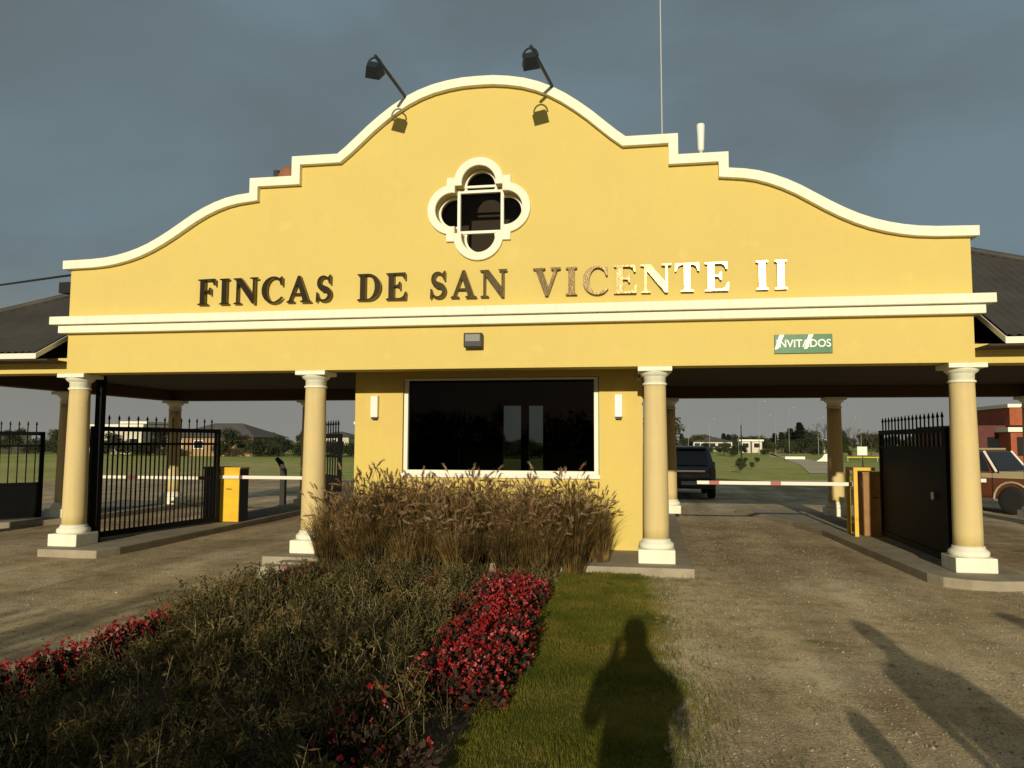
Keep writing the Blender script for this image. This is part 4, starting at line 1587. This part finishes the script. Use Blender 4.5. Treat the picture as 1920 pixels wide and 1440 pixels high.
# red flowering plants
def flower_mesh(seed, nfl=34):
    rn = random.Random(seed)
    fo = MB()
    pe = MB()
    for k in range(150):
        v = rv(rn, -.1, 1)
        p = Vector((v.x * .17, v.y * .17, .05 + abs(v.z) * .21)) * rn.uniform(.6, 1)
        leaf_quad(fo, p, (v + rv(rn) * .6).normalized(), rv(rn), rn.uniform(.04, .07), rn.uniform(.03, .05))
    for k in range(nfl):
        v = rv(rn, .0, 1)
        c = Vector((v.x * .19, v.y * .19, .07 + abs(v.z) * .25))
        for q in range(7):
            dd = (v + rv(rn) * 1.0).normalized()
            leaf_quad(pe, c + rv(rn) * .010, dd, rv(rn), rn.uniform(.013, .026), rn.uniform(.011, .02))
    return fo.mesh('foliage', M['bfol']), pe.mesh('flowers', M['petal'])


fm = [flower_mesh(s) for s in (21, 22, 23)]
fms = [flower_mesh(s, 9) for s in (24, 25)]
fl_spots = []
# right-hand drift along the lawn
y = -2.5
while y > -6.5:
    xl = .86 if y > -3 else (.82 if y > -4.2 else .98)
    x = xl
    while x < 1.42:
        fl_spots.append((x + rnd.uniform(-.06, .06), y + rnd.uniform(-.06, .06), 0))
        x += .20
    y -= .20
for k in range(24):
    fl_spots.append((-1.93 + rnd.uniform(-.10, .12), -4.95 - k * .125, 1))
for k in range(7):
    fl_spots.append((-1.68 + rnd.uniform(-.2, .2), -2.35 - k * .12, 3))
for k in range(5):
    fl_spots.append((-.15 + rnd.uniform(-.2, .35), -2.65 + rnd.uniform(-.1, .1), 3))
for k in range(10):
    fl_spots.append((rnd.uniform(.75, 1.3), rnd.uniform(-8.1, -6.7), 3))
FL = {0: ('red flowering plant in the dense drift beside the lawn', 'red flowering plants beside the lawn'),
      1: ('red flowering plant in the row along the left bed edge', 'red flowering plants along the left lane'),
      3: ('sparse red flowering plant scattered among the dry plants', 'sparse red flowering plants in the bed')}
for i, (x, y, g_) in enumerate(fl_spots):
    zy = 'by the tall grass' if y > -3.2 else ('in its upper half' if y > -4.4 else ('midway along' if y > -5.6 else ('in its lower half' if y > -6.8 else 'at the near end')))
    t = thing('flowering_plant', FL[g_][0] + ', ' + zy, 'flower', (x, y, .02), rnd.uniform(0, 6), FL[g_][1])
    a, b = (fms[i % 2] if g_ == 3 else fm[i % 3])
    link('foliage', a, t)['kind'] = 'stuff'
    link('flowers', b, t)['kind'] = 'stuff'
    s = rnd.uniform(.85, 1.12)
    t.scale = (s, s, s)

# lawn blades
def inpoly(x, y, pts):
    c = False
    j = len(pts) - 1
    for i in range(len(pts)):
        if (pts[i][1] > y) != (pts[j][1] > y) and x < (pts[j][0] - pts[i][0]) * (y - pts[i][1]) / (pts[j][1] - pts[i][1]) + pts[i][0]:
            c = not c
        j = i
    return c


lb = MB()
k = 0
while k < 80000:
    x = rnd.uniform(1.36, 3.9)
    y = rnd.uniform(-9, -.4)
    e = x - lawn_edge(y)
    if e > 0:
        pt = .5 + .5 * noise.noise(Vector((x * 2.5, y * 2.5, 4)))
        if rnd.random() > math.exp(-e / .16) * (.25 + pt) and rnd.random() > .02 * max(0, pt - .45) * 10:
            continue
    elif noise.noise(Vector((x * 3, y * 3, 8))) > .38 and rnd.random() < .7:
        continue
    k += 1
    a = rnd.uniform(0, 6.3)
    h = rnd.uniform(.014, .04) * (1.5 if noise.noise(Vector((x * 1.7, y * 1.7, 2))) > .2 else 1)
    w = .003
    dx, dy = math.cos(a), math.sin(a)
    n = len(lb.v)
    z = .02 if e < 0 else .0
    lb.v += [(x - dx * w, y - dy * w, z), (x + dx * w, y + dy * w, z), (x + rnd.uniform(-.02, .02), y + rnd.uniform(-.02, .02), z + h)]
    lb.f.append((n, n + 1, n + 2))
tag(part('lawn_grass', lb, 'lawn', None), 'short green grass strip between the red flowers and the gravel', 'grass', kind='stuff')

# weeds along the edge of gravel
# loose stones on the driveway
stm = [mat('stone_pale', (.50, .43, .31), .9), mat('stone_mid', (.31, .25, .165), .9), mat('stone_dark', (.17, .135, .09), .9)]
for mi, cntst in enumerate((1100, 15000, 8000)):
    sb = MB()
    for _ in range(cntst):
        if rnd.random() < .74:
            y = -8.2 + 19 * rnd.random() ** 1.7
            x = rnd.uniform(2.75, 8.5)
        else:
            y = -6.5 + 16 * rnd.random() ** 1.5
            x = rnd.uniform(-10.5, -2.6)
        if x > 2.6 and y > -.45 and (x < 3.45 or x > 5.9):
            continue
        if x < -2.6 and y > -.6 and (x > -3.4 or x < -6.05):
            continue
        if x < -2.2 and x > -2.7 and y < -1:
            continue
        r = rnd.uniform(.005, .013) * (1.7 if rnd.random() < .05 else 1)
        n = len(sb.v)
        a = rnd.uniform(0, 6.3)
        zz = .022 * noise.noise(Vector((x * .7, y * .5, 0))) - .004
        for q in range(4):
            an_ = a + q * PI / 2 + rnd.uniform(-.3, .3)
            rr = r * rnd.uniform(.7, 1.3)
            sb.v.append((x + rr * math.cos(an_), y + rr * math.sin(an_), zz - .002))
        sb.v.append((x + rnd.uniform(-.3, .3) * r, y + rnd.uniform(-.3, .3) * r, zz + r * rnd.uniform(.5, 1)))
        sb.f += [(n, n + 1, n + 4), (n + 1, n + 2, n + 4), (n + 2, n + 3, n + 4), (n + 3, n, n + 4)]
    o = sb.mesh('gravel_stones', stm[mi])
    tag(link('gravel_stones', o), ['loose pale stones', 'loose brown stones', 'loose dark stones'][mi] + ' scattered over the gravel driveway', 'gravel', kind='stuff')

# ------------------------------------------------------------------ people whose shadows fall into the picture
def person(loc, label, h=1.78, phone=False, coat='coat'):
    t = thing('person', label, 'person', loc)
    k = h / 1.78
    J = {}
    V, E, RD = [], [], []

    def add(p, r, par=None):
        V.append(tuple(Vector(p) * k))
        RD.append(r * k)
        if par is not None:
            E.append((par, len(V) - 1))
        return len(V) - 1
    pel = add((0, 0, .95), .22)
    ch = add((0, 0, 1.22), .21, pel)
    sh_ = add((0, 0, 1.40), .17, ch)
    nk = add((0, 0, 1.52), .065, sh_)
    hd1 = add((0, .01, 1.63), .125, nk)
    hd2 = add((0, .01, 1.71), .13, hd1)
    for s in (-1, 1):
        so_ = add((s * .23, 0, 1.36), .11, sh_)
        if phone:
            el = add((s * .28, .10, 1.14), .08, so_)
            wr = add((s * .13 - .03, .20, 1.48), .045, el)
            hn = add((s * .09 - .05, .22, 1.60), .045, wr)
        else:
            el = add((s * .26, -.02, 1.14), .055, so_)
            wr = add((s * .27, .05, .90), .038, el)
            hn = add((s * .27, .07, .80), .035, wr)
        hip = add((s * .12, 0, .86), .15, pel)
        kn = add((s * .14, .01, .50), .10, hip)
        ank = add((s * .13, -.01, .09), .05, kn)
        toe = add((s * .14, .16, .04), .04, ank)
    me = bpy.data.meshes.new('body')
    me.from_pydata(V, E, [])
    o = link('body', me, t)
    sk = o.modifiers.new('skin', 'SKIN')
    for i, d in enumerate(me.skin_vertices[0].data if me.skin_vertices else []):
        d.radius = (RD[i], RD[i] * .8)
        d.use_root = (i == 0)
    sub = o.modifiers.new('sub', 'SUBSURF')
    sub.levels = 2
    sub.render_levels = 2
    me.materials.append(M[coat])
    part('hair', MB().lathe([(.05, 1.60 * k), (.105 * k, 1.66 * k), (.11 * k, 1.73 * k), (.08 * k, 1.80 * k), (.02, 1.825 * k)], 16), 'hair', t, True)
    return t


def add_skin(me):
    bm = bmesh.new()
    bm.from_mesh(me)
    lay = bm.verts.layers.skin.verify()
    bm.to_mesh(me)
    bm.free()


_old_link = link


def link(name, me, parent=None, loc=None, rot=None):
    if name == 'body' and me and len(me.polygons) == 0:
        add_skin(me)
    return _old_link(name, me, parent, loc, rot)


person((2.52, -12.05, 0), 'photographer in a bulky dark jacket, seen only as the long shadow across the lawn', 1.97, True)
person((4.86, -11.4, 0), 'second onlooker in a dark jacket, seen only as the long shadow on the gravel', 1.90)
person((6.62, -10.8, 0), 'third onlooker, seen only as the shadow tip at the right edge of the gravel', 1.93)
bo = part('shadow_bollard', MB().tube([(4.03, -10.6, 0), (4.03, -10.6, 1.02), (4.03, -10.6, 1.08)], [.085, .085, .05], 14), 'timber', None, True)  # added out of view to throw the thin short shadow
tag(bo, 'unseen timber bollard added behind the camera to throw the short shadow on the gravel', 'bollard')

# unseen hedge added behind the camera, heights shaped to shade the near bed
hr = random.Random(5)
for k in range(16):
    x = -10.5 + k * .80
    h = (3.0 if x > -1.2 else 2.3 if x > -3.2 else 3.15) + .35 * noise.noise(Vector((x * 1.1, 0, 0))) + hr.uniform(-.15, .15)
    if k > 13:
        h -= .35 * (k - 13)
    t = thing('shade_hedge_shrub', 'tall unseen shrub in the hedge added behind the camera to shade the bed', 'shrub', (x, -17.5, 0), 0, 'unseen shade hedge behind the camera')
    bl = [(0, 0, h * .3, .75, h * .35), (hr.uniform(-.2, .2), 0, h * .7, .62, h * .34)]
    part('foliage', crown(hr, bl, 1500, .16), 'mid_green', t)
    part('trunk', MB().tube([(0, 0, 0), (0, 0, h * .7)], [.06, .03], 6), 'bark', t)
